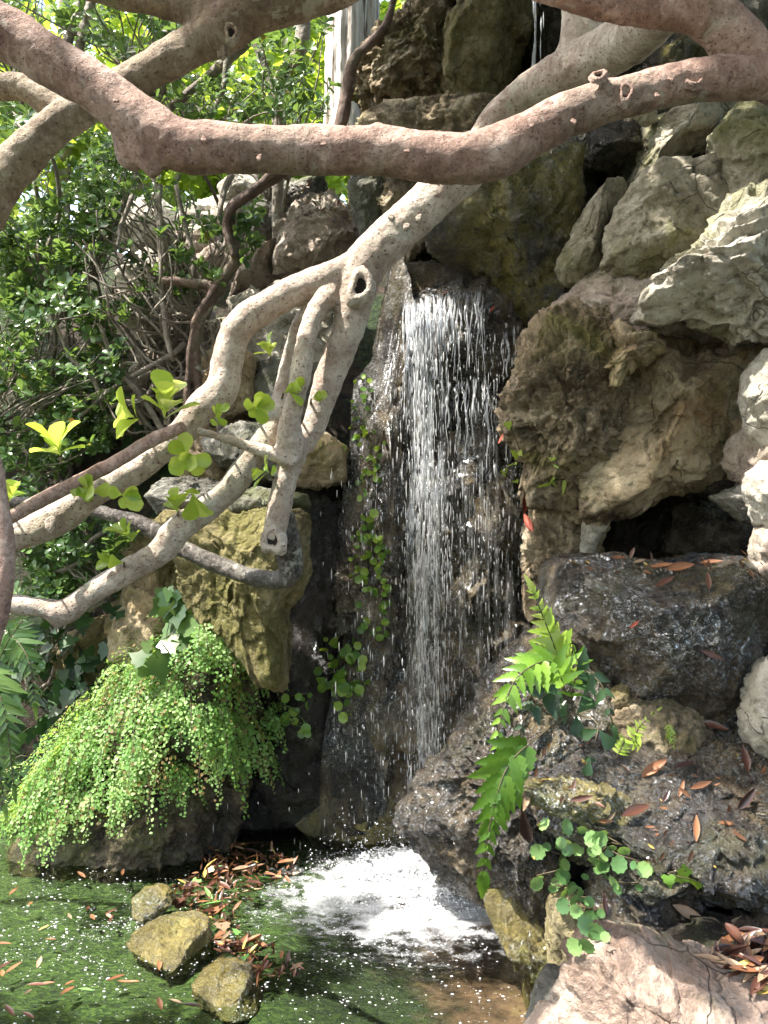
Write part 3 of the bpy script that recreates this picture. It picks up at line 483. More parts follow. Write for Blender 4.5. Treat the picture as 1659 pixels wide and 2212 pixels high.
# foam
spl = empty('splash', (SPL[0], SPL[1], 0), 'white foaming splash where the waterfall hits the pool', 'splash')
V6, F6 = ico(1)
def bubbles(name, c, r, m, parent, sq=(1, 1, .8)):
    V = (V6[None]*r[:, None, None]*np.array(sq)+c[:, None, :]).reshape(-1, 3); loops = (F6.ravel()[None]+(np.arange(len(c))*len(V6))[:, None]).ravel()
    return mesh_np(name, V, loops, np.full(len(c)*len(F6), 3), m, parent=parent)
def foam_density(x, y):
    dx = (x-SPL[0]); dy = y-SPL[1]; n_ = fbm(np.stack([x*7, y*7, x*0], 1), 4, ridge=True)
    core = np.exp(-((dx/.21)**2+(dy/.16)**2)); ring = np.exp(-((dx-.06)/.36)**2-((dy+.20)/.30)**2)
    return np.clip(core*1.3+ring*(.35+1.1*n_), 0, 1.5)
c = np.stack([SPL[0]+.05+rs.normal(size=60000)*.30, SPL[1]-.13+rs.normal(size=60000)*.25], 1)
f_ = foam_density(c[:, 0], c[:, 1]); keep = rs.rand(len(c)) < f_**1.2*.22; c = c[keep]; f_ = f_[keep]
r_ = .0012+.0035*rs.rand(len(c))**3*(.6+f_); hz = np.clip(f_-.35, 0, 1)*.07*(.3+.7*rs.rand(len(c)))*(1+.6*fbm(np.stack([c[:, 0]*14, c[:, 1]*14, c[:, 0]*0], 1), 3))
bubbles('foam', np.column_stack([c, .004+hz]), r_, foam_m, spl)['kind'] = 'stuff'
n_ = 900; a_ = rs.rand(n_)*6.28; h_ = np.abs(rs.normal(size=n_))*.16; k_ = rs.rand(n_)**.7*.5
dd = np.column_stack([SPL[0]+np.cos(a_)*k_*.8, SPL[1]-.05+np.sin(a_)*k_*.6, .01+h_*np.exp(-k_*2)])
bubbles('spray_drop', dd, .0012+.003*rs.rand(n_)**3, foam_m, spl)['kind'] = 'stuff'
# lacework of foam riding on the broken water
mp, q = grid_patch(SPL[0]-.62, SPL[0]+.62, SPL[1]-.78, SPL[1]+.22, .007)
fd = foam_density(mp[:, 0], mp[:, 1]); xx = mp[:, 0]-SPL[0]-.04; yy = mp[:, 1]-SPL[1]
arc = .55*fbm(np.stack([xx*9+1.2*fbm(mp*5, 2), yy*13, xx*0], 1)+4, 5, gain=.65, ridge=True)+.45*fbm(np.stack([np.hypot(xx, yy*1.1)*11+.8*fbm(mp*9, 2), np.arctan2(xx, -yy)*2.6, xx*0], 1)+4, 4, ridge=True)+.1
fd = np.clip(fd*.38+np.clip(arc-.22, 0, 1)*2.1*np.exp(-((xx/.52)**2+((yy+.25)/.42)**2)), 0, 1.2)
mp[:, 2] = .008+.045*np.exp(-((xx/.17)**2+(yy/.14)**2))*(1+1.1*fbm(mp*17, 4, ridge=True))+fbm(mp*45, 3)*.007*np.clip(fd, 0, 1)
n = NT('foam_lace'); v = n.coord().outputs[0]; at = n.n('Attribute', attribute_name='tint'); den = n.n('SeparateColor', {0: at.outputs['Color']}).outputs[0]
ns = n.math('ADD', n.math('MULTIPLY', n.noise(v, 55, 6, .75, .8), 1.1), n.math('MULTIPLY', n.noise(v, 16, 5, .7, 1.5), .7))
f = n.ramp(n.math('SUBTRACT', n.math('ADD', den, ns), .93), [(.27, 0.), (.48, .42), (1., .92)])
bm_ = n.bump(n.noise(v, 60, 5, .7), 1., .02); df = n.n('BsdfDiffuse', {'Color': (.66, .68, .71), 'Normal': bm_}); tl = n.n('BsdfTranslucent', {'Color': (.9, .92, .95)}); gl = n.n('BsdfGlossy', {'Color': (1, 1, 1), 'Roughness': .12, 'Normal': bm_})
a_s = n.n('MixShader', {0: .3, 1: df.outputs[0], 2: tl.outputs[0]}); a_s = n.n('MixShader', {0: .2, 1: a_s.outputs[0], 2: gl.outputs[0]})
o = n.n('MixShader', {0: f, 1: n.n('BsdfTransparent').outputs[0], 2: a_s.outputs[0]}); n.put(n.out.inputs[0], o.outputs[0]); n.t.nodes.remove(n.b)
keepq = fd[q].max(1) > .04; q = q[keepq]; mesh_np('foam_lace', mp, q.ravel(), np.full(len(q), 4), n.m, parent=spl, tint=np.stack([fd]*3, 1))['kind'] = 'stuff'
# white specks placed on the pool as modelled glints of sunlight
n_ = 22000; bx = np.stack([rs.uniform(-1.9, .75, n_), rs.uniform(2.3, 3.75, n_)], 1)
w_ = np.exp(-((bx[:, 0]+1.05)/.45)**2-((bx[:, 1]-3.05)/.28)**2)*.9+.16*np.exp(-((bx[:, 0]-.0)/.5)**2)+.14
w_ *= np.clip(.45+1.3*fbm(np.stack([bx[:, 0]*5, bx[:, 1]*9, bx[:, 0]*0], 1), 3), 0, 1.2)
bx = bx[rs.rand(n_) < w_]
o = bubbles('pool_glint_specks', np.column_stack([bx, np.full(len(bx), .003)]), .0010+.0028*rs.rand(len(bx))**3, foam_m, None, (1.7, 1.1, .4))
tag(o, 'tiny white specks standing in for glints over the green pool', 'glint specks', kind='stuff')

# ---------------------------------------------------------------- branches
def bark(name, a, b, c, patch, speck, dots=26, specf=.5, wr=False):
    n = NT(name); v = n.coord().outputs[0]
    base = n.ramp(n.noise(v, 7, 8, .65, .5), [(.32, a), (.5, b), (.66, c)])
    base = n.mix(n.ramp(n.noise(v, 3.3, 6, .65), [(.54, 0.), (.62, .7)]), base, patch)
    base = n.mix(n.ramp(n.noise(v, 15, 7, .7, .6), [(.50, 0.), (.64, .65)]), base, n.mix(.6, base, speck))
    fine = n.noise(v, 75, 5, .75); base = n.mix(n.ramp(fine, [(.40, .6), (.50, 0.)]), base, n.mix(.72, base, speck))
    vo = n.n('TexVoronoi', {'Vector': n.n('Mapping', {'Vector': v, 'Scale': (1, 1, 1.4)}).outputs[0], 'Scale': float(dots)*2.2}).outputs[0]
    msk = n.ramp(n.noise(v, 12, 3), [(.34, 0.), (.45, 1.)])
    dt = n.math('MULTIPLY', n.ramp(n.math('ADD', vo, n.math('MULTIPLY', n.noise(v, 60, 4), .22)), [(.22, specf+.2), (.30, 0.)]), msk)
    base = n.mix(dt, base, speck)
    base = n.mix(n.ramp(n.noise(v, 8.5, 7, .72, .4), [(.585, 0.), (.63, .55)]), base, (.46, .46, .37)); base = n.mix(n.ramp(n.noise(v, 19, 6, .7, .9), [(.60, 0.), (.68, .3)]), base, (.17, .16, .11))
    if wr:
        w2 = n.noise(n.n('Mapping', {'Vector': v, 'Scale': (42, 9, 14)}).outputs[0], 1., 7, .7, 1.2)
        base = n.mix(n.ramp(w2, [(.34, .7), (.46, 0.)]), base, n.mix(.65, base, speck)); base = n.mix(n.ramp(w2, [(.56, 0.), (.68, .45)]), base, n.mix(.5, base, (.8, .7, .64)))
    n.put(n.b.inputs['Base Color'], base)
    n.b.inputs['Roughness'].default_value = .72; n.b.inputs['Specular IOR Level'].default_value = .35
    h = n.math('ADD', n.math('MULTIPLY', n.noise(v, 34, 8, .65), .8), n.math('MULTIPLY', fine, .3)); h = n.math('ADD', h, n.math('MULTIPLY', dt, .5)); h = n.math('SUBTRACT', h, n.math('MULTIPLY', n.ramp(n.noise(v, 24, 5, .6, 2.), [(.485, 0.), (.5, .5), (.515, 0.)]), .10))
    n.put(n.b.inputs['Normal'], n.bump(h, .9, .016)); return n.m
B = {'pink': bark('pinkish_brown_bark', (.20, .115, .09), (.39, .255, .205), (.60, .46, .40), (.26, .20, .15), (.10, .045, .035), 38, .3, True),
     'pale': bark('pale_speckled_bark', (.32, .25, .20), (.50, .42, .35), (.66, .59, .51), (.36, .33, .24), (.17, .085, .06), 30, .7),
     'tan': bark('greenish_tan_bark', (.12, .08, .055), (.28, .215, .15), (.48, .41, .32), (.19, .21, .12), (.08, .045, .03), 26, .5, True),
     'grey': bark('grey_twig_bark', (.14, .11, .09), (.28, .24, .20), (.44, .39, .34), (.14, .14, .09), (.06, .05, .04)),
     'wet': bark('wet_black_bark', (.014, .011, .009), (.040, .032, .025), (.11, .095, .08), (.03, .03, .018), (.22, .20, .18), 40, .5, True)}
for k_ in ('wet',):
    for nd in B[k_].node_tree.nodes:
        if nd.type == 'BSDF_PRINCIPLED': nd.inputs['Roughness'].default_value = .4; nd.inputs['Specular IOR Level'].default_value = .25
def spline(pts, step=.02):
    p = np.array(pts, float); out = []
    e = np.vstack([2*p[0]-p[1], p, 2*p[-1]-p[-2]])
    for i in range(1, len(e)-2):
        L = np.linalg.norm(e[i+1][:3]-e[i][:3]); k = max(2, int(L/step))
        for j in range(k):
            t = j/k; out.append(.5*((2*e[i])+(-e[i-1]+e[i+1])*t+(2*e[i-1]-5*e[i]+4*e[i+1]-e[i+2])*t*t+(-e[i-1]+3*e[i]-3*e[i+1]+e[i+2])*t**3))
    out.append(e[-2]); return np.array(out)
def tube(pts, sides=14, step=.02, cap=True, seed=0, wob=.0):
    """pts rows x,y,z,r -> verts, faces of a closed tapered tube"""
    s = spline(pts, step); T = np.gradient(s[:, :3], axis=0); T /= np.linalg.norm(T, axis=1)[:, None]+1e-9
    V = []; Fc = []; up = np.array([0.3, .8, .5]); a0 = np.arange(sides)/sides*2*math.pi
    A = np.cross(T[0], up); A /= np.linalg.norm(A)
    for i in range(len(s)):
        A = A-T[i]*(A@T[i]); A /= np.linalg.norm(A)+1e-9; Bn = np.cross(T[i], A)
        V.append(s[i, :3]+max(s[i, 3], .0008)*(np.cos(a0)[:, None]*A+np.sin(a0)[:, None]*Bn))
    V = np.concatenate(V)
    for i in range(len(s)-1):
        for j in range(sides):
            k = (j+1) % sides; Fc.append((i*sides+j, i*sides+k, (i+1)*sides+k, (i+1)*sides+j))
    Fc.append(tuple(range(sides))[::-1]); Fc.append(tuple((len(s)-1)*sides+j for j in range(sides)))
    return V, Fc
def U(L, dflt=None):
    """rows (u,v,r_px[,d]) -> x,y,z,r in metres"""
    out = []
    for r in L:
        d = r[3] if len(r) > 3 else dflt; out.append([*P(r[0], r[1], d), px(r[2], d)])
    return out
def tubes_mesh(name, chains, m, parent, sides=8, step=.03, tintv=None):
    V = []; L = []; T = []; b = 0
    for c in chains:
        v_, f_ = tube(c, sides, step); V.append(v_); L += [i+b for f in f_ for i in f]; T += [len(f) for f in f_]; b += len(v_)
    return mesh_np(name, np.concatenate(V), L, T, m, parent=parent)
def limb(name, chains, m, parent, voxel=.006, disp=.004, seed=0, blobs=()):
    chains = list(chains); V = []; Fs = []; b = 0
    for c in chains:
        v_, f_ = tube(c, 18, .02); V.append(v_); Fs += [tuple(i+b for i in f) for f in f_]; b += len(v_)
    iv, jf = ico(2)
    for (c, r) in blobs:
        V.append(iv*np.asarray(r)+np.asarray(c)); Fs += [tuple(int(i)+b for i in f) for f in jf]; b += len(iv)
    o = mesh_f(name, np.concatenate(V), Fs, m, parent=parent)
    md = o.modifiers.new('r', 'REMESH'); md.mode = 'VOXEL'; md.voxel_size = voxel
    sm = o.modifiers.new('s', 'SMOOTH'); sm.iterations = 6; sm.factor = .5
    bpy.context.view_layer.update()
    me = bpy.data.meshes.new_from_object(o.evaluated_get(bpy.context.evaluated_depsgraph_get())); o.modifiers.clear()
    old = o.data; o.data = me; me.name = name; bpy.data.meshes.remove(old)
    k = len(me.vertices); W = np.empty(k*3, np.float32); me.vertices.foreach_get('co', W); W = W.reshape(-1, 3).astype(float)
    Nn = np.empty(k*3, np.float32); me.vertex_normals.foreach_get('vector', Nn); Nn = Nn.reshape(-1, 3)
    D = fbm(W*4.5+seed, 2)*disp*1.8+fbm(W*11+seed, 3)*disp*1.6+fbm(W*34+seed, 3)*disp*.8+np.clip(worley(W*16+seed)*-1+.33, 0, 1)*disp*1.6
    W += Nn*D[:, None]; me.vertices.foreach_set('co', W.astype(np.float32).ravel())
    me.polygons.foreach_set('use_smooth', np.ones(len(me.polygons), bool)); me.update()
    if not me.materials: me.materials.append(m)
    return o
hol = NT('rotten_hollow_wood'); hol.b.inputs['Base Color'].default_value = (.012, .008, .006, 1); hol.b.inputs['Roughness'].default_value = .95
def knot(parent, c, nrm, r, m, open_=True, asp=1.25):
    """raised branch collar; open ones have a dark hollow as a sub-part"""
    nrm = np.array(nrm, float); nrm /= np.linalg.norm(nrm); a = np.cross(nrm, [0, 0, 1.]); a /= np.linalg.norm(a); b_ = np.cross(a, nrm)
    prof = [(1.45, -.5), (1.25, .0), (1.05, .28), (.82, .34), (.62, .22), (.52, -.1), (.48, -.5)] if open_ else [(1.4, -.4), (1.15, .05), (.95, .22), (.7, .16), (.45, .24), (.2, .2), (.01, .15)]
    V = []; k = 22
    for i, (q_, h) in enumerate(prof):
        for j in range(k):
            t = j/k*6.283; w = 1+.16*math.sin(2*t+c[0]*40)+.12*math.sin(3*t+c[2]*90)+.08*math.sin(7*t+i*2)
            V.append(c+(a*math.cos(t)*q_*w+b_*math.sin(t)*q_*w*asp)*r+nrm*h*r)
    Fs = [(i*k+j, i*k+(j+1) % k, (i+1)*k+(j+1) % k, (i+1)*k+j) for i in range(len(prof)-1) for j in range(k)]
    o = mesh_f('knot', V, Fs, m, parent=parent)
    if open_:
        V = [c+(a*math.cos(j/k*6.283)+b_*asp*math.sin(j/k*6.283))*r*.6-nrm*r*.02 for j in range(k)]+[c-nrm*r*.3]
        mesh_f('hollow', V, [(j, (j+1) % k, k) for j in range(k)], hol.m, parent=o)
    return o
tA = empty('tree', (1.5, 1.55, 0), 'low spreading tree whose long pink and pale limbs cross in front of the waterfall', 'tree')
D1 = 1.5
L1 = U([(-420, -130, 60), (-180, -30, 60), (0, 66, 57), (110, 132, 53), (215, 196, 52), (310, 268, 56), (390, 316, 56), (500, 322, 54), (650, 322, 50), (800, 329, 49), (930, 342, 51), (1050, 338, 54), (1130, 296, 48), (1220, 247, 46), (1320, 216, 46), (1420, 188, 45), (1530, 168, 46), (1659, 168, 48), (1900, 190, 60)], D1)
br1 = limb('branch', [L1, U([(320, 290, 50), (322, 340, 36), (335, 385, 14)], D1), U([(290, 290, 48), (285, 350, 30), (282, 372, 8)], D1+.02), U([(1045, 350, 40), (1052, 376, 20)], D1),
                      U([(1320, 200, 24), (1296, 168, 15), (1290, 155, 13)], D1-.03), U([(815, 300, 22), (812, 272, 10)], D1)], B['pink'], tA, seed=1)
br1b = limb('branch', [U([(1100, -60, 36), (1250, -8, 36), (1350, 14, 36), (1430, 20, 40), (1515, 30, 48), (1570, 70, 50), (1630, 128, 52), (1700, 180, 55), (1900, 220, 60)], D1+.05)], B['pink'], tA, seed=2)
D2 = 2.2
br2 = limb('branch', [
    U([(1450, 10, 44, 1.62), (1400, 55, 52, 1.75), (1330, 100, 55, 1.9), (1240, 150, 52, 2.0), (1150, 200, 46, 2.1), (1080, 262, 44, 2.15), (1030, 345, 46), (945, 420, 48), (845, 512, 47), (790, 575, 48), (772, 625, 45), (752, 713, 37), (708, 825, 31), (680, 913, 25), (650, 965, 24)], D2),
    U([(1235, -80, 38), (1255, 30, 42), (1250, 100, 44), (1235, 150, 44)], 2.02),
    U([(775, 580, 40), (735, 590, 32), (690, 606, 31), (640, 625, 32), (580, 660, 32), (522, 702, 34), (497, 750, 32), (488, 800, 33), (478, 845, 38), (430, 885, 35), (398, 930, 31), (350, 975, 31), (290, 1017, 31), (200, 1065, 31), (110, 1130, 36), (30, 1158, 32), (-120, 1210, 30)], D2),
    U([(725, 625, 26), (692, 660, 22, 2.16), (668, 713, 19, 2.13), (648, 813, 21, 2.12), (628, 905, 24, 2.13), (627, 958, 30, 2.15), (632, 990, 27), (618, 1030, 25), (603, 1100, 27), (590, 1168, 28)], D2),
    U([(700, 640, 16), (650, 690, 14, 2.24), (626, 760, 15, 2.27), (610, 830, 17, 2.27), (600, 890, 22, 2.24), (575, 945, 27), (545, 990, 27), (500, 1053, 28), (440, 1105, 28), (388, 1142, 32), (345, 1192, 30), (280, 1232, 27), (200, 1280, 27), (140, 1322, 28), (95, 1312, 23), (30, 1304, 22), (-120, 1290, 22)], D2),
    U([(140, 1325, 20), (118, 1352, 11)], D2),
    U([(425, 930, 10), (480, 945, 12), (540, 965, 13), (600, 985, 15), (640, 1002, 17)], D2-.06)], B['pale'], tA, seed=3)
br3 = limb('branch', [U([(400, 920, 13), (320, 955, 15), (250, 998, 16), (170, 1040, 17), (80, 1085, 16), (0, 1130, 15), (-100, 1180, 15)], D2-.12)], B['pink'], tA, voxel=.005, disp=.002, seed=4)
br4 = limb('branch', [U([(612, 1110, 24, 2.23), (620, 1170, 30, 2.25), (626, 1235, 28, 2.27), (600, 1252, 22, 2.28), (550, 1248, 21, 2.3), (500, 1232, 20, 2.34), (400, 1188, 19, 2.4), (300, 1130, 18, 2.45), (200, 1103, 16, 2.5), (100, 1088, 15, 2.55), (-80, 1080, 14, 2.6)])], B['wet'], tA, voxel=.005, disp=.003, seed=5)
br5 = limb('branch', [U([(-70, 840, 15), (-22, 960, 17), (-2, 1050, 18), (9, 1150, 18), (9, 1250, 19), (-8, 1360, 19), (-50, 1480, 18)], 1.75)], B['pink'], tA, voxel=.005, disp=.003, seed=6)
limb('trunk', [[*[(.95, 1.5, 2.23, .06)], (1.2, 1.52, 2.1, .08), (1.45, 1.56, 1.5, .12), (1.5, 1.55, .7, .14), (1.5, 1.55, -.1, .19)]], B['tan'], tA, voxel=.01, seed=7)
def kp(L_, u, v, r, d, m, parent, open_=True, nr=(0, -1, .1), asp=1.25): knot(parent, P(u, v, d), nr, px(r, d), m, open_, asp)
kp(0, 1352, 200, 15, D1-.034, B['pink'], br1); kp(0, 1294, 163, 13, D1-.05, B['pink'], br1, True, (-.25, -1, .6)); kp(0, 1500, 175, 17, D1-.030, B['pink'], br1, True, (0, -1, .5), .8); kp(0, 1632, 142, 14, D1-.028, B['pink'], br1, False, (0, -1, .5), .7)
kp(0, 1560, 155, 13, D1-.026, B['pink'], br1, True, (.1, -1, .5), .6)
for u, v in ((160, 150), (250, 215), (440, 300), (560, 340), (700, 310), (880, 325), (1150, 270), (1240, 262), (1420, 205), (1450, 170)): kp(0, u, v, 4.5, D1-.052, B['pink'], br1, False, (0, -1, .1), .6+.8*rs.rand())
kp(0, 779, 618, 24, D2-.062, B['pale'], br2); kp(0, 588, 1165, 19, D2-.033, B['pale'], br2, True, (-.25, -1, .1), 1.5)
for u, v in ((845, 468), (878, 488), (905, 470), (820, 500)): kp(0, u, v, 5, D2-.052, B['pale'], br2, False)
kp(0, 108, 1130, 10, D2-.045, B['pale'], br2, False)
# second tree, upper left
tB = empty('tree', (-1.6, 1.95, 0), 'greenish tan tree whose knotty limb crosses the top left corner behind the pink one', 'tree')
b6 = limb('branch', [U([(900, -110, 42), (760, -40, 42), (640, 0, 45), (550, 22, 50), (490, 55, 52), (420, 100, 45), (340, 142, 42), (270, 182, 42), (180, 232, 40), (110, 280, 41), (55, 335, 42), (0, 400, 43), (-60, 500, 46), (-180, 700, 54), (-230, 1100, 70), (-250, 2100, 90)], 1.95),
                     U([(480, 50, 42), (430, 25, 38), (330, -5, 38), (200, -40, 38), (60, -110, 36)], 1.95), U([(140, 250, 30), (60, 195, 26), (0, 187, 27), (-150, 190, 28)], 2.0), U([(478, 90, 18), (482, 118, 10)], 1.93)], B['tan'], tB, seed=8)
kp(0, 505, 18, 12, 1.902, B['tan'], b6); kp(0, 500, 70, 14, 1.90, B['tan'], b6); kp(0, 437, 28, 9, 1.91, B['tan'], b6, False); kp(0, 480, 112, 9, 1.915, B['tan'], b6, False)
# dead trunk
dm = NT('weathered_dead_wood'); v = dm.coord((1, 1, .06)).outputs[0]
dm.put(dm.b.inputs['Base Color'], dm.ramp(dm.noise(v, 30, 6, .6), [(.38, (.10, .06, .04)), (.44, (.60, .53, .47)), (.6, (.85, .82, .78))])); dm.b.inputs['Roughness'].default_value = .8
dm.put(dm.b.inputs['Normal'], dm.bump(dm.noise(v, 40, 6, .6), .8, .03))
def dead(label, u0, v0, u1, v1, r0, r1, d, seed):
    a = P(u0, v0, d); b_ = P(u1, v1, d); k = 60; s = 60; V = []
    for i in range(s):
        t = i/(s-1); c = a+(b_-a)*t; r = px(r0+(r1-r0)*t, d)
        for j in range(k):
            an = j/k*6.283; V.append([c[0]+math.cos(an)*r, c[1]+math.sin(an)*r, c[2]])
    V = np.array(V); Nn = (V-np.repeat(np.array([a+(b_-a)*i/(s-1) for i in range(s)]), k, 0)); r_ = np.linalg.norm(Nn, axis=1)
    V += Nn*(fbm(V*np.array([22, 22, 1.6])+seed, 4, ridge=True)*.30-.1)[:, None]
    Fs = [(i*k+j, i*k+(j+1) % k, (i+1)*k+(j+1) % k, (i+1)*k+j) for i in range(s-1) for j in range(k)]
    Fs += [tuple(range(k))[::-1], tuple((s-1)*k+j for j in range(k))]
    return mesh_f('dead_tree_trunk', V, Fs, dm.m), label
o, l = dead('', 745, 300, 752, -260, 42, 36, 5.0, 1); tag(o, 'bleached white dead tree trunk with deep vertical cracks', 'dead tree')
o, l = dead('', 790, 320, 796, -260, 26, 22, 5.1, 5); tag(o, 'narrower brownish dead trunk between the white one and the craggy rock', 'dead tree')

# ---------------------------------------------------------------- leaves
def tmpl_strip(rows, fold=.12, bend=.12):
    """rows (a, halfwidth); leaf along +x, folded on the midrib"""
    V = []; Fs = []
    for a, h in rows: z = -bend*a*a; V += [(a, h, z+fold*h), (a, 0, z), (a, -h, z+fold*h)]
    for i in range(len(rows)-1):
        b = 3*i; Fs += [(b, b+1, b+4, b+3), (b+1, b+2, b+5, b+4)]
    return np.array(V, float), Fs
OBO = tmpl_strip([(0, .02), (.25, .10), (.5, .24), (.72, .34), (.88, .30), (.97, .16), (1, .03)], .3, .22)
OBO_LO = tmpl_strip([(0, .03), (.45, .2), (.8, .32), (1, .06)], .3, .2)
LAN = tmpl_strip([(0, .02), (.2, .11), (.45, .16), (.7, .12), (.9, .05), (1, .005)], .45, -.12)
CURL = tmpl_strip([(0, .02), (.15, .12), (.35, .19), (.6, .17), (.85, .09), (1, .01)], .75, -.2)
def tmpl_fan(out, z=0., cup=.1):
    V = [(sum(a for a, b in out)/len(out), 0, -cup)]+[(a, b, z) for a, b in out]; k = len(out)
    return np.array(V, float), [(0, 1+i, 1+(i+1) % k) for i in range(k)]
ROUND = tmpl_fan([(.5+.5*math.cos(t)*(1+.06*math.cos(6*t)), .5*math.sin(t)*(1+.06*math.cos(6*t))) for t in np.linspace(-2.9, 2.9, 14)])
FAN = tmpl_fan([(0, 0), (.55, -.5), (.85, -.42), (1, -.05), (.9, .3), (.6, .5)], 0, .05)
SCAL = tmpl_fan([(.42+.5*math.cos(t)*(1+.07*math.cos(9*t)), .5*math.sin(t)*(1+.07*math.cos(9*t))) for t in np.linspace(-2.75, 2.75, 37)], .0, .12)
IVY = tmpl_fan([(0, -.04), (-.12, -.28), (.10, -.55), (.32, -.38), (.52, -.42), (.66, -.2), (1.05, 0), (.66, .2), (.52, .42), (.32, .38), (.10, .55), (-.12, .28), (0, .04)], .0, .03)
HOLLY = tmpl_strip([(0, .10), (.08, .20), (.18, .17), (.22, .23), (.36, .16), (.40, .21), (.54, .12), (.58, .16), (.74, .07), (.78, .09), (1, .005)], .25, .18)
PINNA = tmpl_strip([(0, .1), (.3, .13), (.7, .08), (1, .005)], .2, .15)
def nrmz(a): return a/(np.linalg.norm(a, axis=1)[:, None]+1e-9)
def leaves(name, O, T, Nn, L, tm, m, parent=None, wid=1., rs_=None, tint=None):
    rs_ = rs_ or np.random.RandomState(1); tv, tf = tm; O = np.asarray(O); T = nrmz(np.asarray(T, float)); Nn = np.asarray(Nn, float)
    Nn = nrmz(Nn-T*(T*Nn).sum(1)[:, None]); S = np.cross(Nn, T); L = np.broadcast_to(np.asarray(L, float), (len(O),)); W = np.broadcast_to(np.asarray(wid, float), (len(O),))
    V = O[:, None]+L[:, None, None]*(tv[None, :, 0:1]*T[:, None]+tv[None, :, 1:2]*W[:, None, None]*S[:, None]+tv[None, :, 2:3]*Nn[:, None])
    k = len(tv); lp = np.array([i for f in tf for i in f]); tt = np.array([len(f) for f in tf])
    loops = (lp[None]+(np.arange(len(O))*k)[:, None]).ravel()
    if tint is None: tint = np.stack([rs_.rand(len(O)), rs_.rand(len(O)), rs_.rand(len(O))], 1)
    return mesh_np(name, V.reshape(-1, 3), loops, np.tile(tt, len(O)), m, parent=parent, tint=np.repeat(tint, k, 0))
def leaf_mat(name, c0, c1, c2, trans=.4, rough=.35, alt=None, altf=.04, spec=.5, tcol=None):
    n = NT(name); at = n.n('Attribute', attribute_name='tint'); sp = n.n('SeparateColor', {0: at.outputs['Color']})
    base = n.ramp(sp.outputs[0], [(.0, c0), (.5, c1), (1., c2)])
    if alt: base = n.mix(n.ramp(sp.outputs[1], [(1-altf, 0.), (1-altf+.01, 1.)]), base, alt)
    base = n.mix(n.ramp(n.noise(n.coord().outputs[0], 60, 3), [(.35, .3), (.6, 0.)]), base, n.mix(.5, base, (.01, .02, .005)))
    n.put(n.b.inputs['Base Color'], base); n.b.inputs['Roughness'].default_value = rough; n.b.inputs['Specular IOR Level'].default_value = spec
    tb = n.mix(.5, base, tcol or (min(1, c2[0]*1.6), min(1, c2[1]*1.5), c2[2]*.6)); tl = n.n('BsdfTranslucent', {'Color': tb})
    mx = n.n('MixShader', {0: trans, 1: n.b.outputs[0], 2: tl.outputs[0]}); n.put(n.out.inputs[0], mx.outputs[0]); return n.m
G = {'shrub': leaf_mat('glossy_shrub_leaf', (.025, .06, .022), (.065, .13, .045), (.15, .24, .08), .42, .2, (.22, .10, .02), .012),
     'far': leaf_mat('far_tree_leaf', (.12, .22, .03), (.22, .36, .05), (.38, .48, .10), .6, .5),
     'young': leaf_mat('young_bright_leaf', (.18, .32, .04), (.30, .44, .07), (.46, .56, .14), .5, .25),
     'fern': leaf_mat('maidenhair_leaflet', (.07, .18, .035), (.17, .34, .08), (.36, .52, .19), .45, .5, (.20, .13, .05), .06),
     'ivy': leaf_mat('dark_ivy_leaf', (.012, .035, .015), (.025, .065, .022), (.05, .11, .035), .25, .4),
     'penny': leaf_mat('pennywort_leaf', (.05, .12, .02), (.11, .23, .03), (.26, .36, .05), .35, .35),
     'holly': leaf_mat('holly_fern_leaf', (.08, .17, .02), (.14, .28, .03), (.24, .40, .06), .4, .28),
     'hollyd': leaf_mat('older_holly_fern_leaf', (.05, .12, .015), (.08, .18, .02), (.14, .26, .04), .4, .3),
     'ivyr': leaf_mat('pale_trailing_ivy_leaf', (.06, .14, .05), (.13, .26, .09), (.24, .38, .13), .3, .35),
     'canopy': leaf_mat('shade_canopy_leaf', (.02, .05, .012), (.04, .09, .02), (.08, .15, .03), .25, .4)}
stem_m = NT('thin_green_brown_stem'); stem_m.b.inputs['Base Color'].default_value = (.06, .045, .02, 1); stem_m.b.inputs['Roughness'].default_value = .6; stem_m = stem_m.m
def rosettes(centres, axes, nl, L, rs_, spread=.9, fl=.35):
    """leaf whorls: returns arrays O,T,N,L"""
    O = []; T = []; Nn = []; Ls = []
    for c, a in zip(centres, axes):
        a = a/np.linalg.norm(a); h = np.cross(a, [.3, .2, .9]); h /= np.linalg.norm(h); g = np.cross(a, h); k = rs_.randint(nl[0], nl[1]+1); p0 = rs_.rand()*6.28
        for j in range(k):
            t = p0+j*2.4+rs_.normal()*.15; el = fl+spread*rs_.rand()*(1-j/k*.6)
            r = h*math.cos(t)+g*math.sin(t); d = a*math.cos(el*1.5)+r*math.sin(el*1.5)
            O.append(c+a*.004*j); T.append(d); Nn.append(a*math.sin(el*1.5)-r*math.cos(el*1.5)+rs_.normal(size=3)*.15); Ls.append(L*(.65+.5*rs_.rand()))
    return np.array(O), np.array(T), np.array(Nn), np.array(Ls)
def in_poly(u, v, poly):
    c = False; j = len(poly)-1
    for i in range(len(poly)):
        xi, yi = poly[i]; xj, yj = poly[j]
        if (yi > v) != (yj > v) and u < (xj-xi)*(v-yi)/(yj-yi)+xi: c = not c
        j = i
    return c
def sample_poly(poly, n_, rs_, d0, d1, dens=None):
    us = [p[0] for p in poly]; vs_ = [p[1] for p in poly]; out = []
    while len(out) < n_:
        u = rs_.uniform(min(us), max(us)); v = rs_.uniform(min(vs_), max(vs_))
        if in_poly(u, v, poly) and (dens is None or rs_.rand() < dens(u, v)): out.append(P(u, v, rs_.uniform(d0, d1)))
    return np.array(out)
def clumpy(f=.011, off=0):
    return lambda u, v: float(np.clip(.55+1.9*fbm(np.array([[u*f+off, v*f, off]]), 3)[0], .02, 1))
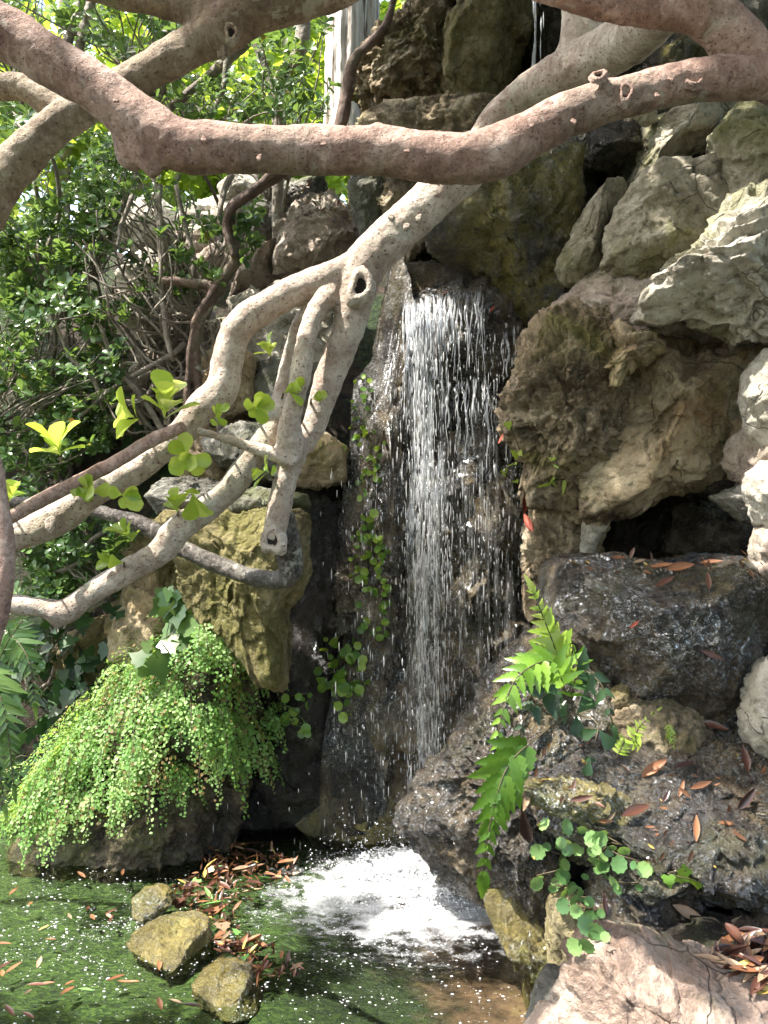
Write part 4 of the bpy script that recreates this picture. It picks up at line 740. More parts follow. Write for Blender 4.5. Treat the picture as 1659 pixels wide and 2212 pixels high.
# sprigs of young leaves on the pale limbs
rs = np.random.RandomState(21)
for (u, v, ln, k, up) in [(130, 985, 78, 6, (-.3, 0, 1)), (355, 905, 82, 9, (.1, -.2, 1)), (300, 905, 74, 4, (-1, 0, .4)), (405, 985, 60, 7, (.1, -.5, -.1)), (200, 1062, 52, 5, (-.1, -.6, .1)), (415, 1060, 66, 2, (.2, -.4, -1)), (262, 1068, 60, 3, (.5, -.5, -.1)), (285, 1170, 58, 5, (-.3, -.2, .6)), (268, 1215, 52, 3, (-.8, -.3, .1)), (385, 1105, 46, 3, (-.2, -.2, 1)),
                        (585, 770, 42, 4, (-.2, -.2, .8)), (612, 850, 44, 4, (.5, -.3, .2)), (548, 880, 48, 6, (.2, -.4, 0)), (585, 1022, 44, 3, (-.8, -.3, .2)), (18, 1085, 60, 4, (.3, -.2, 1)), (462, 905, 36, 4, (.3, -.4, .3)), (672, 862, 28, 3, (.6, -.4, .2))]:
    c = P(u, v, D2-.10); O, T, Nn, Ls = rosettes([c], [np.array(up, float)], (k+3, k+3), px(ln*.86, D2), rs, .9, .12)
    o = leaves('leaf_sprig', O, T, Nn, Ls, OBO, G['young'], tA, 1., rs)
    base = P(u+rs.normal()*3, v+10, D2-.01); mesh_f('stalk', *tube([[*base, .004], [*((base+c)/2), .003], [*c, .0022]], 6, .01), stem_m, parent=o)
# unseen crown added above the frame to shade the scene, gaps cut for sun
LIT = [(P(230, 1620, 3.7), .6), (P(330, 1480, 3.7), .5), (P(1000, 1960, 3.3), .12), (P(450, 1500, 3.8), .25), (P(200, 1240, 2.2), .30), (P(60, 1130, 2.2), .2), (P(340, 960, 2.2), .26), (P(490, 780, 2.2), .22), (P(80, 1010, 2.1), .28), (P(330, 920, 2.1), .3), (P(660, 500, 4.6), .35), (P(560, 700, 4.4), .3), (P(420, 600, 4.9), .35), (P(1080, 1560, 2.7), .14), (P(1160, 1340, 2.9), .12), (P(550, 330, 1.5), .12), (P(1200, 250, 1.5), .1), (P(900, 900, 3.7), .16), (P(640, 1000, 2.2), .1), (P(850, 1880, 3.5), .06), (P(960, 2110, 2.8), .2), (P(180, 1980, 3.15), .42), (P(370, 2050, 2.9), .14), (P(100, 450, 4.6), 1.15), (P(250, 330, 4.8), .8), (P(60, 120, 4.2), .6), (P(560, 200, 4.3), .5), (P(420, 480, 5.6), .5), (P(640, 640, 4.5), .22), (P(1215, 2180, 2.1), .16), (P(850, 450, 2.2), .14), (P(740, 150, 5), .3), (P(440, 1200, 3.6), .14), (P(1620, 600, 3.0), .12), (P(1640, 1040, 2.95), .12), (P(570, 440, 4.9), .2)]
rs = np.random.RandomState(33); cand = np.stack([rs.uniform(-4.5, 4.2, 5200), rs.uniform(-1.8, 7.5, 5200), rs.uniform(2.5, 6.6, 5200)], 1)
ok = cand[:, 2] > 1.95+.62*np.maximum(cand[:, 1], 0)+.2
ok &= cand[:, 2] > 3.0
for c, r in LIT:
    w_ = cand-c; t = w_@SUN; d_ = np.linalg.norm(w_-t[:, None]*SUN, axis=1); ok &= ~((d_ < r+.17) & (t > 0))
cand = cand[ok]
O, T, Nn, Ls = rosettes(cand, np.stack([rs.normal(size=len(cand))*.5, rs.normal(size=len(cand))*.5, np.ones(len(cand))], 1), (8, 11), .17, rs, .8, .45)
leaves('crown', O, T, Nn, Ls, OBO_LO, G['canopy'], tA, 1.25, rs)
# ---------------------------------------------------------------- finding the rock surface seen at a pixel
_SV = None
def _surf():
    global _SV
    if _SV is None:
        A = np.concatenate([q for _, q in SURF.values()]); A = A[A[:, 1] < 5.5]
        _SV = (A, 829.5+A[:, 0]/A[:, 1]*F, 1106-(A[:, 2]-CAMZ)/A[:, 1]*F)
    return _SV
def onrock(u, v, rad=9, sun=False):
    """front-most rock point at pixel (u, v) and its normal"""
    A, us, vs_ = _surf(); m_ = (np.abs(us-u) < rad) & (np.abs(vs_-v) < rad)
    while not m_.any() and rad < 60: rad *= 1.7; m_ = (np.abs(us-u) < rad) & (np.abs(vs_-v) < rad)
    if not m_.any(): return P(u, v, 3.5), np.array([0, -1., .3])
    S = A[m_]; i = np.argmin(S[:, 1]); p = S[i]; nb = S[np.abs(S-p).max(1) < .04]
    if len(nb) > 5:
        w_, e = np.linalg.eigh(np.cov((nb-nb.mean(0)).T)); nn = e[:, 0]
    else: nn = np.array([0, -1., .3])
    view = np.array([0, 0, CAMZ])-p
    if nn@view < 0: nn = -nn
    return p, nn/np.linalg.norm(nn)
rs = np.random.RandomState(41)
# ---------------------------------------------------------------- maidenhair fern on the boulder
A_ = SURF['l11'][1]; ctr = A_.mean(0); me_ = SURF['l11'][0].data
Nn = np.empty(len(A_)*3, np.float32); me_.vertex_normals.foreach_get('vector', Nn); Nn = Nn.reshape(-1, 3)
us = 829.5+A_[:, 0]/A_[:, 1]*F; vs_ = 1106-(A_[:, 2]-CAMZ)/A_[:, 1]*F
top = (Nn[:, 2] > -.1) & (Nn[:, 1] < .45) & (vs_ < 1800-(us*.33)) & (us < 600)
cand = np.where(top)[0]
def frond_set(name, seeds, label, m, ln=(.15, .36), lf=.0155, cnt=(20, 32), parent=None, sidew=.016):
    O = []; T = []; N_ = []; L = []; TN = []; chains = []
    for p, nn in seeds:
        l_ = rs.uniform(*ln); d = nn*np.array([1, 1, .4])*.8+np.array([rs.normal()*.4, -.25+rs.normal()*.2, .42]); d /= np.linalg.norm(d)
        pts = [p-nn*.01]; k = 9; q_ = p.copy()
        for i in range(k):
            d = d+np.array([0, 0, -.34]); d /= np.linalg.norm(d); q_ = q_+d*l_/k; pts.append(q_.copy())
        pts = np.array(pts); chains.append([[*a, .0012] for a in pts[::2]]); ft = rs.rand(); fy = rs.rand()**8
        k2 = rs.randint(*cnt)
        for j in range(k2):
            t = .22+.78*j/k2; f_ = t*(len(pts)-1); i = min(int(f_), len(pts)-2); c = pts[i]+(pts[i+1]-pts[i])*(f_-i); dr_ = pts[i+1]-pts[i]; dr_ /= np.linalg.norm(dr_)
            s_ = np.cross(dr_, nn); s_ /= np.linalg.norm(s_)+1e-9; sd = 1 if j % 2 else -1
            bl = (1-t)*.9+.25; nl = 1+int(3.6*(1-t)+rs.rand()*1.4)
            for z in range(nl):
                O.append(c+s_*sd*sidew*(z+.4)*bl+np.array([0, 0, -.006*z*z])+rs.normal(size=3)*.003); T.append(s_*sd*.8+dr_*.5+rs.normal(size=3)*.35+np.array([0, 0, -.3])); N_.append(nn+np.array([0, -.3, .5])+rs.normal(size=3)*.45); L.append(lf*(.45+.85*rs.rand()**1.3)*(.75+.4*(1-t))); TN.append([np.clip(ft*.75+.35*rs.rand()-.05, 0, 1), max(rs.rand(), .96*(fy > .55)*(rs.rand() > .3)), 0])
    o = empty(name, seeds[0][0], label, 'fern')
    leaves('leaflets', O, T, N_, L, FAN, m, o, 1., rs, tint=np.array(TN))
    tubes_mesh('stems', chains, stem_m, o, 4, .06)
    return o
def dens_pick(n_, cond):
    g_ = clumpy(.017, 6); c = cand[[cond(us[i], vs_[i]) and g_(us[i], vs_[i]) > rs.rand()*.8 for i in cand]]; return [(A_[i], Nn[i].astype(float)) for i in rs.choice(c, n_)]
frond_set('maidenhair_fern', dens_pick(250, lambda u, v: u < 300), 'sunlit maidenhair fern cascading down the left side of the boulder', G['fern'])
frond_set('maidenhair_fern', dens_pick(200, lambda u, v: 280 < u < 470), 'maidenhair fern draping the middle of the pool boulder under the ivy', G['fern'])
frond_set('maidenhair_fern', dens_pick(85, lambda u, v: u > 440), 'darker maidenhair fern hanging at the right end of the pool boulder', G['fern'], lf=.017)
p_, n__ = onrock(455, 1400)
frond_set('maidenhair_fern', [(P(450+rs.normal()*32, 1385+rs.normal()*25, 3.6), np.array([rs.normal()*.4, -.7, .5])) for _ in range(26)], 'small upright maidenhair fern at the foot of the ochre slab', G['fern'], ln=(.09, .15), cnt=(9, 14))
# ---------------------------------------------------------------- shrubs at left
def wander(a, b_, r0, r1, rs_, amp=.12, k=7, sag=0.):
    a = np.asarray(a); b_ = np.asarray(b_); L = np.linalg.norm(b_-a); out = []; off = rs_.rand(3)*30
    for i in range(k):
        t = i/(k-1); w_ = math.sin(math.pi*t)**.7
        q_ = a+(b_-a)*t+L*amp*w_*pn((np.array([[t*3.1, 0, 0], [0, t*3.1, 5], [7, 0, t*3.1]])+off))*1.4+np.array([0, 0, sag*w_*L]); out.append([*q_, r0+(r1-r0)*t])
    return out
def shrub(label, polys, nlc, root, d, L=.052, m='shrub', nst=18, bm='grey', nl=(6, 9), off=0, wid=1., cat='shrub', name='shrub', up=(0, -.5, .8), lo=False, f=.011):
    o = empty(name, root, label, cat); c = []
    for poly, n_ in zip(polys, nlc): c.append(sample_poly(poly, int(n_*1.45), rs, d[0], d[1], clumpy(f, off)))
    c = np.concatenate(c); wid = wid*.85; ax = np.array(up)+rs.normal(size=(len(c), 3))*.45
    O, T, N_, Ls = rosettes(c, ax, nl, L, rs, .8, .35)
    leaves('foliage', O, T, N_, Ls, OBO_LO if lo else OBO, G[m], o, wid, rs)
    ch = []; hubs = [c[rs.randint(len(c))]*.75+np.array(root)*.25+rs.normal(size=3)*.1 for _ in range(max(3, nst//4))]
    for h in hubs: ch.append(wander(root, h, .016, .009, rs))
    for _ in range(nst*4):
        t_ = c[rs.randint(len(c))]; h = hubs[np.argmin([np.linalg.norm(h-t_)+rs.rand()*.3 for h in hubs])]; ch.append(wander(h, t_, .007, .003, rs))
    tubes_mesh('stems', ch, B[bm], o, 6, .05); return o
shrub('sunlit glossy leaved shrub filling the left edge under the pink branch', [[(-60, 420), (100, 320), (220, 290), (290, 340), (280, 440), (220, 560), (170, 640), (-60, 700)]], [520], P(120, 1150, 4.9), (4.1, 5.1), off=1)
shrub('shaded glossy shrub at the left edge above the pale limbs', [[(-60, 640), (160, 600), (260, 700), (290, 860), (240, 960), (60, 1060), (-60, 1080)]], [540], P(80, 1350, 4.7), (3.9, 4.9), off=4, nst=26)
shrub('low dark glossy shrub behind the lowest pale limb at left', [[(-60, 1080), (160, 1080), (320, 1150), (300, 1290), (150, 1340), (-60, 1300)]], [190], P(60, 1500, 4.4), (3.9, 4.4), off=7, nst=8)
shrub('leafy shrub hanging into the top left corner', [[(-60, -60), (330, -60), (430, 60), (350, 140), (240, 130), (130, 60), (60, 60), (-60, 60)], [(0, 200), (120, 240), (60, 330), (0, 330)]], [170, 20], P(120, 700, 4.4), (3.4, 4.6), off=9, up=(0, -.5, .6), nst=12)
shrub('dark leaved shrub between the knotty limb and the dead trunk', [[(330, 120), (430, 120), (560, 90), (700, 40), (715, 260), (600, 290), (430, 270), (330, 230)]], [150], P(560, 700, 4.9), (3.9, 4.8), off=12, nst=12)
shrub('sparse sprigs of blue green leaves among the twigs at left centre', [[(420, 470), (560, 440), (560, 560), (430, 540)], [(380, 540), (480, 600), (420, 640), (370, 620)]], [22, 10], P(480, 900, 4.6), (3.9, 4.2), off=3, nst=4, up=(.3, -.6, .3))
shrub('thin leafy twigs hanging below the pink branch at left', [[(180, 380), (330, 380), (420, 420), (400, 640), (300, 760), (220, 640)]], [50], P(330, 1000, 4.6), (3.9, 4.6), off=15, nst=10)
# bare twigs and thin trunks in front of the left bank
tw = empty('twiggy_shrub', P(430, 1000, 4.5), 'tangle of thin bare grey twigs in front of the left bank', 'shrub')
ch = []
for _ in range(85):
    a = P(rs.uniform(330, 470), rs.uniform(640, 1000), rs.uniform(4.0, 4.6)); b_ = P(rs.uniform(120, 420), rs.uniform(360, 900), rs.uniform(3.8, 4.7)); ch.append(wander(a, b_, rs.uniform(.006, .011), .0035, rs, .2, 8, rs.normal()*.08))
for (u0, v0, u1, v1, r) in [(345, 400, 375, 780, 9), (400, 1000, 215, 700, 8), (480, 960, 380, 400, 8), (330, 380, 355, 640, 6), (500, 380, 478, 540, 8), (290, 400, 250, 540, 6), (400, 740, 170, 900, 7), (350, 800, 90, 930, 6), (250, 940, 120, 700, 6), (480, 790, 240, 880, 7), (260, 1130, 100, 1250, 6)]:
    ch.append(wander(P(u0, v0, 4.1), P(u1, v1, 4.0), px(r, 4.1), px(r*.6, 4), rs, .1, 8))
tubes_mesh('twigs', ch, B['grey'], tw, 6, .05)['kind'] = 'stuff'
ct = empty('small_tree', P(450, 930, 4.4), 'thin dark trunk that curves up between the rocks left of the waterfall', 'tree')
limb('trunk', [U([(445, 930, 10), (425, 800, 10), (430, 700, 10), (470, 620, 12), (510, 560, 12), (500, 500, 11), (500, 450, 11), (560, 405, 12), (620, 366, 12), (720, 300, 13), (750, 200, 14), (765, 130, 12), (830, 60, 10), (860, -40, 9)], 3.95), U([(470, 620, 11), (420, 612, 10), (350, 605, 9)], 3.95), U([(480, 600, 8), (440, 660, 8), (415, 720, 7), (400, 900, 7)], 3.93), U([(505, 555, 8), (490, 470, 8), (560, 400, 9), (600, 365, 9)], 3.9)], bark('dark_reddish_bark', (.06, .04, .03), (.14, .09, .07), (.25, .18, .14), (.12, .12, .07), (.05, .03, .02)), ct, voxel=.008, seed=31)
dt_ = empty('small_tree', P(640, 900, 4.9), 'dark slender tree behind the knotty limb at the top', 'tree')
limb('trunk', [U([(600, 700, 14), (600, 360, 13), (603, 250, 14), (600, 180, 14), (650, 100, 16), (655, -60, 18)], 4.6), U([(603, 230, 9), (560, 110, 9), (530, 60, 8)], 4.5), U([(595, 200, 8), (540, 250, 8), (490, 370, 7)], 4.5), U([(545, 80, 12), (480, 140, 11), (360, 240, 10), (300, 300, 8)], 4.3), U([(490, 60, 8), (490, 120, 8), (480, 200, 7), (440, 270, 6)], 4.2), U([(190, -40, 8), (150, 80, 9), (130, 200, 8)], 4.0), U([(215, -40, 9), (180, 60, 10), (165, 160, 8)], 4.0)], B['grey'], dt_, voxel=.008, seed=32)
# far trees beyond the bank
for k, (u, v, d, R_, m_) in enumerate([(120, 60, 9., 1.7, 'far'), (470, 120, 10., 1.6, 'far'), (690, 60, 12., 1.8, 'far'), (-150, 350, 9., 1.8, 'far'), (330, 360, 9.5, 1.1, 'far'), (560, 400, 11., 1.2, 'far'), (300, 180, 14, 2.8, 'far'), (650, 260, 16, 2.6, 'far'), (900, 60, 14, 2.4, 'far')]):
    lab = ['bright green background tree at the top left corner', 'bright green background tree behind the knotty limb', 'hazy green background tree just left of the dead trunk', 'background tree beyond the left edge shrub', 'yellow green bush just above the left bank seen under the pink branch', 'yellow green bush on the bank crest beside the upright grey stone', 'farthest left tall background tree', 'tall background tree between the bank and the dead trunk', 'background tree behind the craggy top rock'][k]
    c = P(u, v, d); o = empty('background_tree', (c[0], c[1], 2.9), lab, 'tree', 'trees beyond the bank')
    q_ = nrmz(rs.normal(size=(420, 3)))*R_*(.35+.65*rs.rand(420, 1)**.5)*np.array([1.1, 1, .85]); q_ = q_[fbm(q_*1.1+k*5, 3) > -.22]+c
    O, T, N_, Ls = rosettes(q_, rs.normal(size=(len(q_), 3))*.6+np.array([0, 0, .8]), (6, 9), .15*d/10, rs)
    leaves('crown', O, T, N_, Ls, OBO_LO, G[m_], o, 1.3, rs)
    tubes_mesh('trunk', [[(c[0], c[1], 2.8, .12), (c[0]+.1, c[1], c[2], .07), (c[0], c[1], c[2]+R_*.6, .03)]]+[wander(c-[0, 0, R_*.3], q_[rs.randint(len(q_))], .05, .01, rs) for _ in range(10)], B['grey'], o, 7, .2)
# ---------------------------------------------------------------- ivy, pennywort, holly fern
def patch(name, label, cat, spots, m, tm, L, off=.02, up=(0, -.8, .3), vines=6, jit=.35, lean=(0, 0, -.6), wid=1., spread=1):
    O = []; T = []; N_ = []; Ls = []
    for u, v in spots:
        p, nn = onrock(u, v); nn = nn*.6+np.array(up); nn /= np.linalg.norm(nn); O.append(p+nn*off*(.4+rs.rand())); N_.append(nn+rs.normal(size=3)*jit*.6); T.append(np.array(lean)+rs.normal(size=3)*jit*1.3); Ls.append(L*(.55+.7*rs.rand()))
    o = empty(name, O[0], label, cat); leaves('leaves', O, T, N_, Ls, tm, m, o, wid, rs)
    ch = []
    for _ in range(vines):
        i = rs.randint(len(O)); dd_ = [np.linalg.norm(np.array(O[j])-O[i]) for j in range(len(O))]; od = np.argsort(dd_)[:min(len(O), 7)]
        w_ = [O[j]-np.array(N_[j])*.012 for j in sorted(od, key=lambda j: -O[j][2])]; ch.append([[*a, .0018] for a in w_])
    if ch: tubes_mesh('stems', ch, stem_m, o, 5, .03)
    return o
def spots(poly, n_, off=0, f=.02): 
    out = []; g = clumpy(f, off); us_ = [p[0] for p in poly]; vv = [p[1] for p in poly]
    while len(out) < n_:
        u = rs.uniform(min(us_), max(us_)); v = rs.uniform(min(vv), max(vv))
        if in_poly(u, v, poly) and rs.rand() < g(u, v): out.append((u, v))
    return out
def free_patch(name, label, cat, poly, n_, d, m, tm, L, **k):
    sp = sample_poly(poly, n_, rs, d[0], d[1], clumpy(.02, 3)); o = empty(name, sp[0], label, cat)
    leaves('leaves', sp, np.array([0, -.1, -.7])+rs.normal(size=(n_, 3))*.5, np.array([0, -.8, .45])+rs.normal(size=(n_, 3))*.3, L*(.6+.6*rs.rand(n_)), tm, m, o, 1., rs)
    tubes_mesh('stems', [wander(sp[rs.randint(n_)], sp[rs.randint(n_)], .003, .0015, rs) for _ in range(n_//12)], stem_m, o, 5, .05); return o
free_patch('ivy', 'dark ivy covering the shaded bank behind the maidenhair fern at left', 'ivy', [(60, 1340), (330, 1300), (330, 1420), (220, 1480), (120, 1620), (60, 1760), (-40, 1780), (-40, 1340)], 230, (4.05, 4.3), G['ivy'], IVY, .085)
free_patch('ivy', 'pale green ivy trailing below the wet black limb', 'ivy', [(330, 1270), (400, 1250), (415, 1330), (370, 1420), (310, 1440), (320, 1340)], 34, (3.6, 3.75), G['shrub'], IVY, .10)
free_patch('ivy', 'dark ivy on the bank behind the crossing pale limbs', 'ivy', [(380, 800), (480, 790), (440, 950), (330, 1050), (240, 1100), (280, 950)], 90, (4.4, 4.6), G['ivy'], IVY, .08)
pen = [(700, 1380), (760, 1370), (800, 1440), (790, 1500), (745, 1550), (700, 1500)]
patch('pennywort', 'dense clump of round pennywort leaves low on the left tufa column', 'plant', spots(pen, 75, 2), G['penny'], ROUND, .042, vines=8)
patch('pennywort', 'pennywort leaves on the dark rock nearest the pool left of the falls', 'plant', spots([(620, 1500), (670, 1490), (675, 1570), (630, 1580), (600, 1530)], 20), G['penny'], ROUND, .040, vines=3)
patch('pennywort', 'pennywort leaves in the middle of the left tufa column', 'plant', spots([(750, 1130), (815, 1100), (830, 1200), (875, 1340), (860, 1400), (780, 1360), (755, 1250)], 85, 5), G['penny'], ROUND, .034, vines=8)
patch('pennywort', 'sparse yellow green pennywort leaves at the top of the left tufa column', 'plant', spots([(740, 830), (800, 810), (830, 900), (810, 1080), (770, 1080), (745, 960)], 55, 8), G['penny'], ROUND, .027, vines=6)
patch('ivy', 'bright round lobed ivy trailing down below the wet slab at lower right', 'ivy', spots([(1150, 1770), (1290, 1790), (1390, 1860), (1390, 1910), (1300, 1900), (1285, 2030), (1235, 2040), (1220, 1930), (1150, 1900)], 66, 1), G['ivyr'], SCAL, .042, off=.05, up=(0, -1, .2), vines=7)
patch('ivy', 'few small green leaves on the dark rock under the right slab', 'ivy', [(1447, 1890), (1455, 1875), (1490, 1893), (1480, 1880)], G['penny'], IVY, .04, vines=1)
patch('ivy', 'green and red leaves clinging to the tufa boulder beside the falls', 'ivy', [(1095, 925), (1100, 1005), (1095, 1020), (1110, 1000), (1120, 985), (1105, 1040)], G['young'], IVY, .04, vines=2, off=.04)
patch('small_fern', 'tiny bright fern growing on the face of the pitted tufa boulder', 'fern', [(1195, 1000), (1205, 1015), (1190, 1040), (1210, 1045), (1200, 1060), (1185, 1050), (1205, 990)], G['young'], PINNA, .05, vines=2, off=.02, lean=(-.3, 0, -.2))
def frond(parent, pts, L0, m, n_pairs, up, tm=HOLLY, wid=1., sides=(1, -1), droop=-.25, t0=.12, al=.42):
    s = spline(np.array([[*P(*a), 0] for a in pts]), .01)[:, :3]; cum = np.concatenate([[0], np.cumsum(np.linalg.norm(np.diff(s, axis=0), axis=1))]); cum /= cum[-1]
    O = []; T = []; N_ = []; L = []; up = np.array(up, float)
    for i in range(n_pairs):
        t = t0+(.98-t0)*i/(n_pairs-1); j = min(int(np.searchsorted(cum, t)), len(s)-2); d = s[j+1]-s[j]; d /= np.linalg.norm(d); sd = np.cross(up, d); sd /= np.linalg.norm(sd)
        prof = (.55+.6*math.sin(math.pi*min(1, t*1.15+.1)))*(1-.5*t**4)
        for q_ in sides:
            O.append(s[j]); T.append(sd*q_+d*(al+.5*t)+np.array([0, 0, droop])+rs.normal(size=3)*.1); N_.append(up+rs.normal(size=3)*.18); L.append(L0*prof*(.85+.3*rs.rand()))
    O.append(s[-1]); T.append(d); N_.append(up); L.append(L0*.7)
    o = leaves('frond', O, T, N_, L, tm, m, parent, wid, rs); mesh_f('stem', *tube([[*a, .0022] for a in s[::6]], 6, .02), stem_m, parent=o); return o
hf = empty('holly_fern', P(1215, 1560, 3.0), 'bright holly fern with long toothed fronds growing on the wet nose of rock', 'fern')
frond(hf, [(1222, 1500, 2.95), (1205, 1420, 2.9), (1180, 1350, 2.88), (1150, 1275, 2.86)], .088, G['young'], 12, (.2, -.8, .5), HOLLY, 1.1, droop=-.05)
frond(hf, [(1225, 1500, 2.9), (1190, 1430, 2.78), (1120, 1460, 2.7), (1085, 1540, 2.66), (1068, 1640, 2.66)], .085, G['holly'], 15, (-.2, -.85, .5))
frond(hf, [(1230, 1540, 2.85), (1165, 1590, 2.65), (1100, 1650, 2.56), (1068, 1740, 2.53), (1050, 1830, 2.53), (1045, 1890, 2.54)], .125, G['hollyd'], 11, (-.1, -1, .15), wid=1.15, t0=.42, al=.75)
frond(hf, [(1225, 1500, 2.9), (1260, 1450, 2.85), (1300, 1480, 2.8), (1325, 1570, 2.78)], .075, G['ivy'], 6, (.2, -.8, .5), wid=1.2)
frond(hf, [(1220, 1520, 2.9), (1180, 1500, 2.75), (1130, 1560, 2.7), (1120, 1610, 2.7)], .08, G['ivy'], 6, (-.1, -.8, .5), wid=1.2)
frond(hf, [(1230, 1520, 2.9), (1250, 1420, 2.85), (1230, 1395, 2.8)], .05, G['holly'], 7, (.1, -.9, .4), PINNA, 1.3)
frond(hf, [(1225, 1540, 2.86), (1290, 1560, 2.78), (1275, 1640, 2.72)], .075, G['ivy'], 3, (.1, -.9, .4), OBO)
for (lab, pts, L_) in [('small lacy fern on the dry hump right of the holly fern', [(1390, 1620, 2.85), (1370, 1590, 2.8), (1395, 1555, 2.78), (1420, 1535, 2.78)], .03), ('smallest lacy fern farther right on the dry hump', [(1440, 1560, 2.82), (1448, 1580, 2.8), (1455, 1610, 2.8)], .022), ('lacy fern tuft nearest the holly fern under the wet boulder', [(1330, 1640, 2.8), (1350, 1600, 2.8), (1375, 1575, 2.8)], .03)]:
    o = empty('small_fern', P(*pts[0]), lab, 'fern'); frond(o, pts, L_, G['young'], 9, (0, -.9, .5), PINNA, 1.5)
sf = empty('sword_fern', P(-60, 1760, 3.3), 'dark drooping sword fern cut by the left edge beside the maidenhair boulder', 'fern')
for pts in ([(-40, 1900, 3.4), (-60, 1600, 3.3), (0, 1420, 3.2), (55, 1330, 3.15)], [(-60, 1500, 3.3), (-30, 1440, 3.2), (10, 1540, 3.1), (30, 1700, 3.1)], [(-80, 1560, 3.3), (-50, 1520, 3.2), (-10, 1620, 3.1), (10, 1740, 3.1)], [(-60, 1400, 3.4), (0, 1360, 3.3), (60, 1420, 3.2), (75, 1520, 3.2)]):
    frond(sf, pts, .10, G['shrub'], 22, (.3, -.8, .5), PINNA, 1.)
# ---------------------------------------------------------------- fallen leaves
def dry(name, c, r=.55): 
    n = NT(name); oi = n.n('ObjectInfo'); a = n.mix(oi.outputs['Random'], tuple(x*.7 for x in c), tuple(min(1, x*1.35) for x in c))
    n.put(n.b.inputs['Base Color'], n.mix(n.ramp(n.noise(n.coord().outputs[0], 90, 4), [(.4, .6), (.55, 0.)]), a, n.mix(.6, a, (.03, .015, .01)))); n.b.inputs['Roughness'].default_value = r; return n.m
DM = {'orange': dry('orange_dry_leaf', (.21, .085, .035)), 'brown': dry('brown_dry_leaf', (.09, .035, .022), .35), 'yellow': dry('yellow_dry_leaf', (.42, .29, .07)), 'tan': dry('tan_dry_leaf', (.32, .21, .13)), 'green': dry('fallen_green_leaf', (.10, .24, .05)), 'dark': dry('dark_rotting_leaf', (.04, .02, .018), .25), 'red': dry('red_dry_leaf', (.35, .06, .03))}
protos = {}
def fallen(loc, ang, L, col, label, group=None, nrm=(0, 0, 1), shape='LAN'):
    k = (col, shape)
    if k not in protos:
        tv, tf = {'LAN': LAN, 'CURL': CURL, 'IVY': IVY}[shape]; tv = tv-np.array([.5, 0, 0]); tv = tv*np.array([1, .85, 1])
        me = bpy.data.meshes.new('fallen_leaf'); me.from_pydata([tuple(a) for a in np.vstack([tv, tv-np.array([0, 0, .012])])], [], [tuple(f) for f in tf]+[tuple(i+len(tv) for i in f[::-1]) for f in tf])
        me.materials.append(DM[col]); me.polygons.foreach_set('use_smooth', [True]*len(me.polygons)); protos[k] = me
    o = bpy.data.objects.new('fallen_leaf', protos[k]); C.objects.link(o); o.location = tuple(loc); o.scale = (L, L, L)
    q_ = Vector((0, 0, 1)).rotation_difference(Vector(tuple(nrm))); o.rotation_mode = 'QUATERNION'
    from mathutils import Quaternion
    o.rotation_quaternion = q_ @ Quaternion((0, 0, 1), ang); return tag(o, label, 'leaf', group)
def pool_pt(u, v):
    d = CAMZ*F/(v-1106); return np.array([(u-829.5)/F*d, d, .008])
GL = {'orange': 'orange leaves in the floating raft', 'brown': 'dark brown leaves in the floating raft', 'yellow': 'yellow leaves in the floating raft', 'tan': 'tan leaves in the floating raft', 'dark': 'black rotting leaves in the floating raft', 'green': 'green leaves in the floating raft'}
raft = [(400, 1850), (520, 1825), (630, 1850), (640, 1895), (560, 1925), (500, 1985), (520, 2030), (570, 2050), (640, 2085), (650, 2110), (560, 2125), (470, 2070), (455, 1990), (380, 1965), (370, 1925), (450, 1880)]
k = 0
while k < 150:
    u, v = rs.uniform(360, 660), rs.uniform(1820, 2130)
    if not in_poly(u, v, raft): continue
    p = pool_pt(u, v); p[2] += rs.rand()*.016; col = rs.choice(['orange', 'brown', 'yellow', 'tan', 'dark', 'green'], p=[.17, .33, .10, .15, .20, .05]); k += 1
    fallen(p, rs.rand()*6.28, .03+.06*rs.rand()**1.4, col, {'orange': 'orange dry leaf', 'brown': 'dark brown wet leaf', 'yellow': 'yellow leaf', 'tan': 'tan dry leaf', 'dark': 'blackened rotting leaf', 'green': 'fresh green leaf'}[col]+' floating in the crowded leaf raft behind the pool stones', GL[col], nrm=(rs.normal()*.3, rs.normal()*.3, 1), shape=rs.choice(['LAN', 'CURL', 'IVY'], p=[.55, .35, .10]))
for u, v, c_ in [(95, 1872, 'tan'), (75, 1862, 'orange'), (40, 1850, 'orange'), (175, 1895, 'orange'), (30, 1930, 'orange'), (65, 1958, 'orange'), (190, 1968, 'orange'), (235, 1985, 'tan'), (95, 2010, 'yellow'), (110, 2035, 'orange'), (5, 2045, 'orange'), (10, 2092, 'brown'), (30, 2097, 'orange'), (85, 2085, 'tan'), (5, 2110, 'orange'), (240, 1990, 'brown'), (150, 2130, 'orange'), (80, 2135, 'brown'), (60, 2150, 'tan'), (100, 2132, 'orange'), (185, 2145, 'green'), (145, 2148, 'orange'), (250, 2120, 'orange'), (285, 2128, 'orange'), (345, 2090, 'orange'), (380, 2170, 'tan'), (415, 2180, 'dark'), (240, 1975, 'brown'), (200, 1988, 'orange'), (345, 2175, 'orange'), (150, 1985, 'tan'), (265, 1890, 'orange'), (20, 2190, 'brown'), (60, 2200, 'brown'), (330, 1955, 'yellow'), (270, 2128, 'orange')]:
    fallen(pool_pt(u, v), rs.rand()*6.28, rs.uniform(.04, .07), c_, {'orange': 'single orange', 'tan': 'single tan', 'yellow': 'single yellow', 'brown': 'single brown', 'dark': 'single blackish', 'green': 'single green'}[c_]+' leaf drifting on the open green pool at left', 'lone '+c_+' leaves drifting on the open pool')
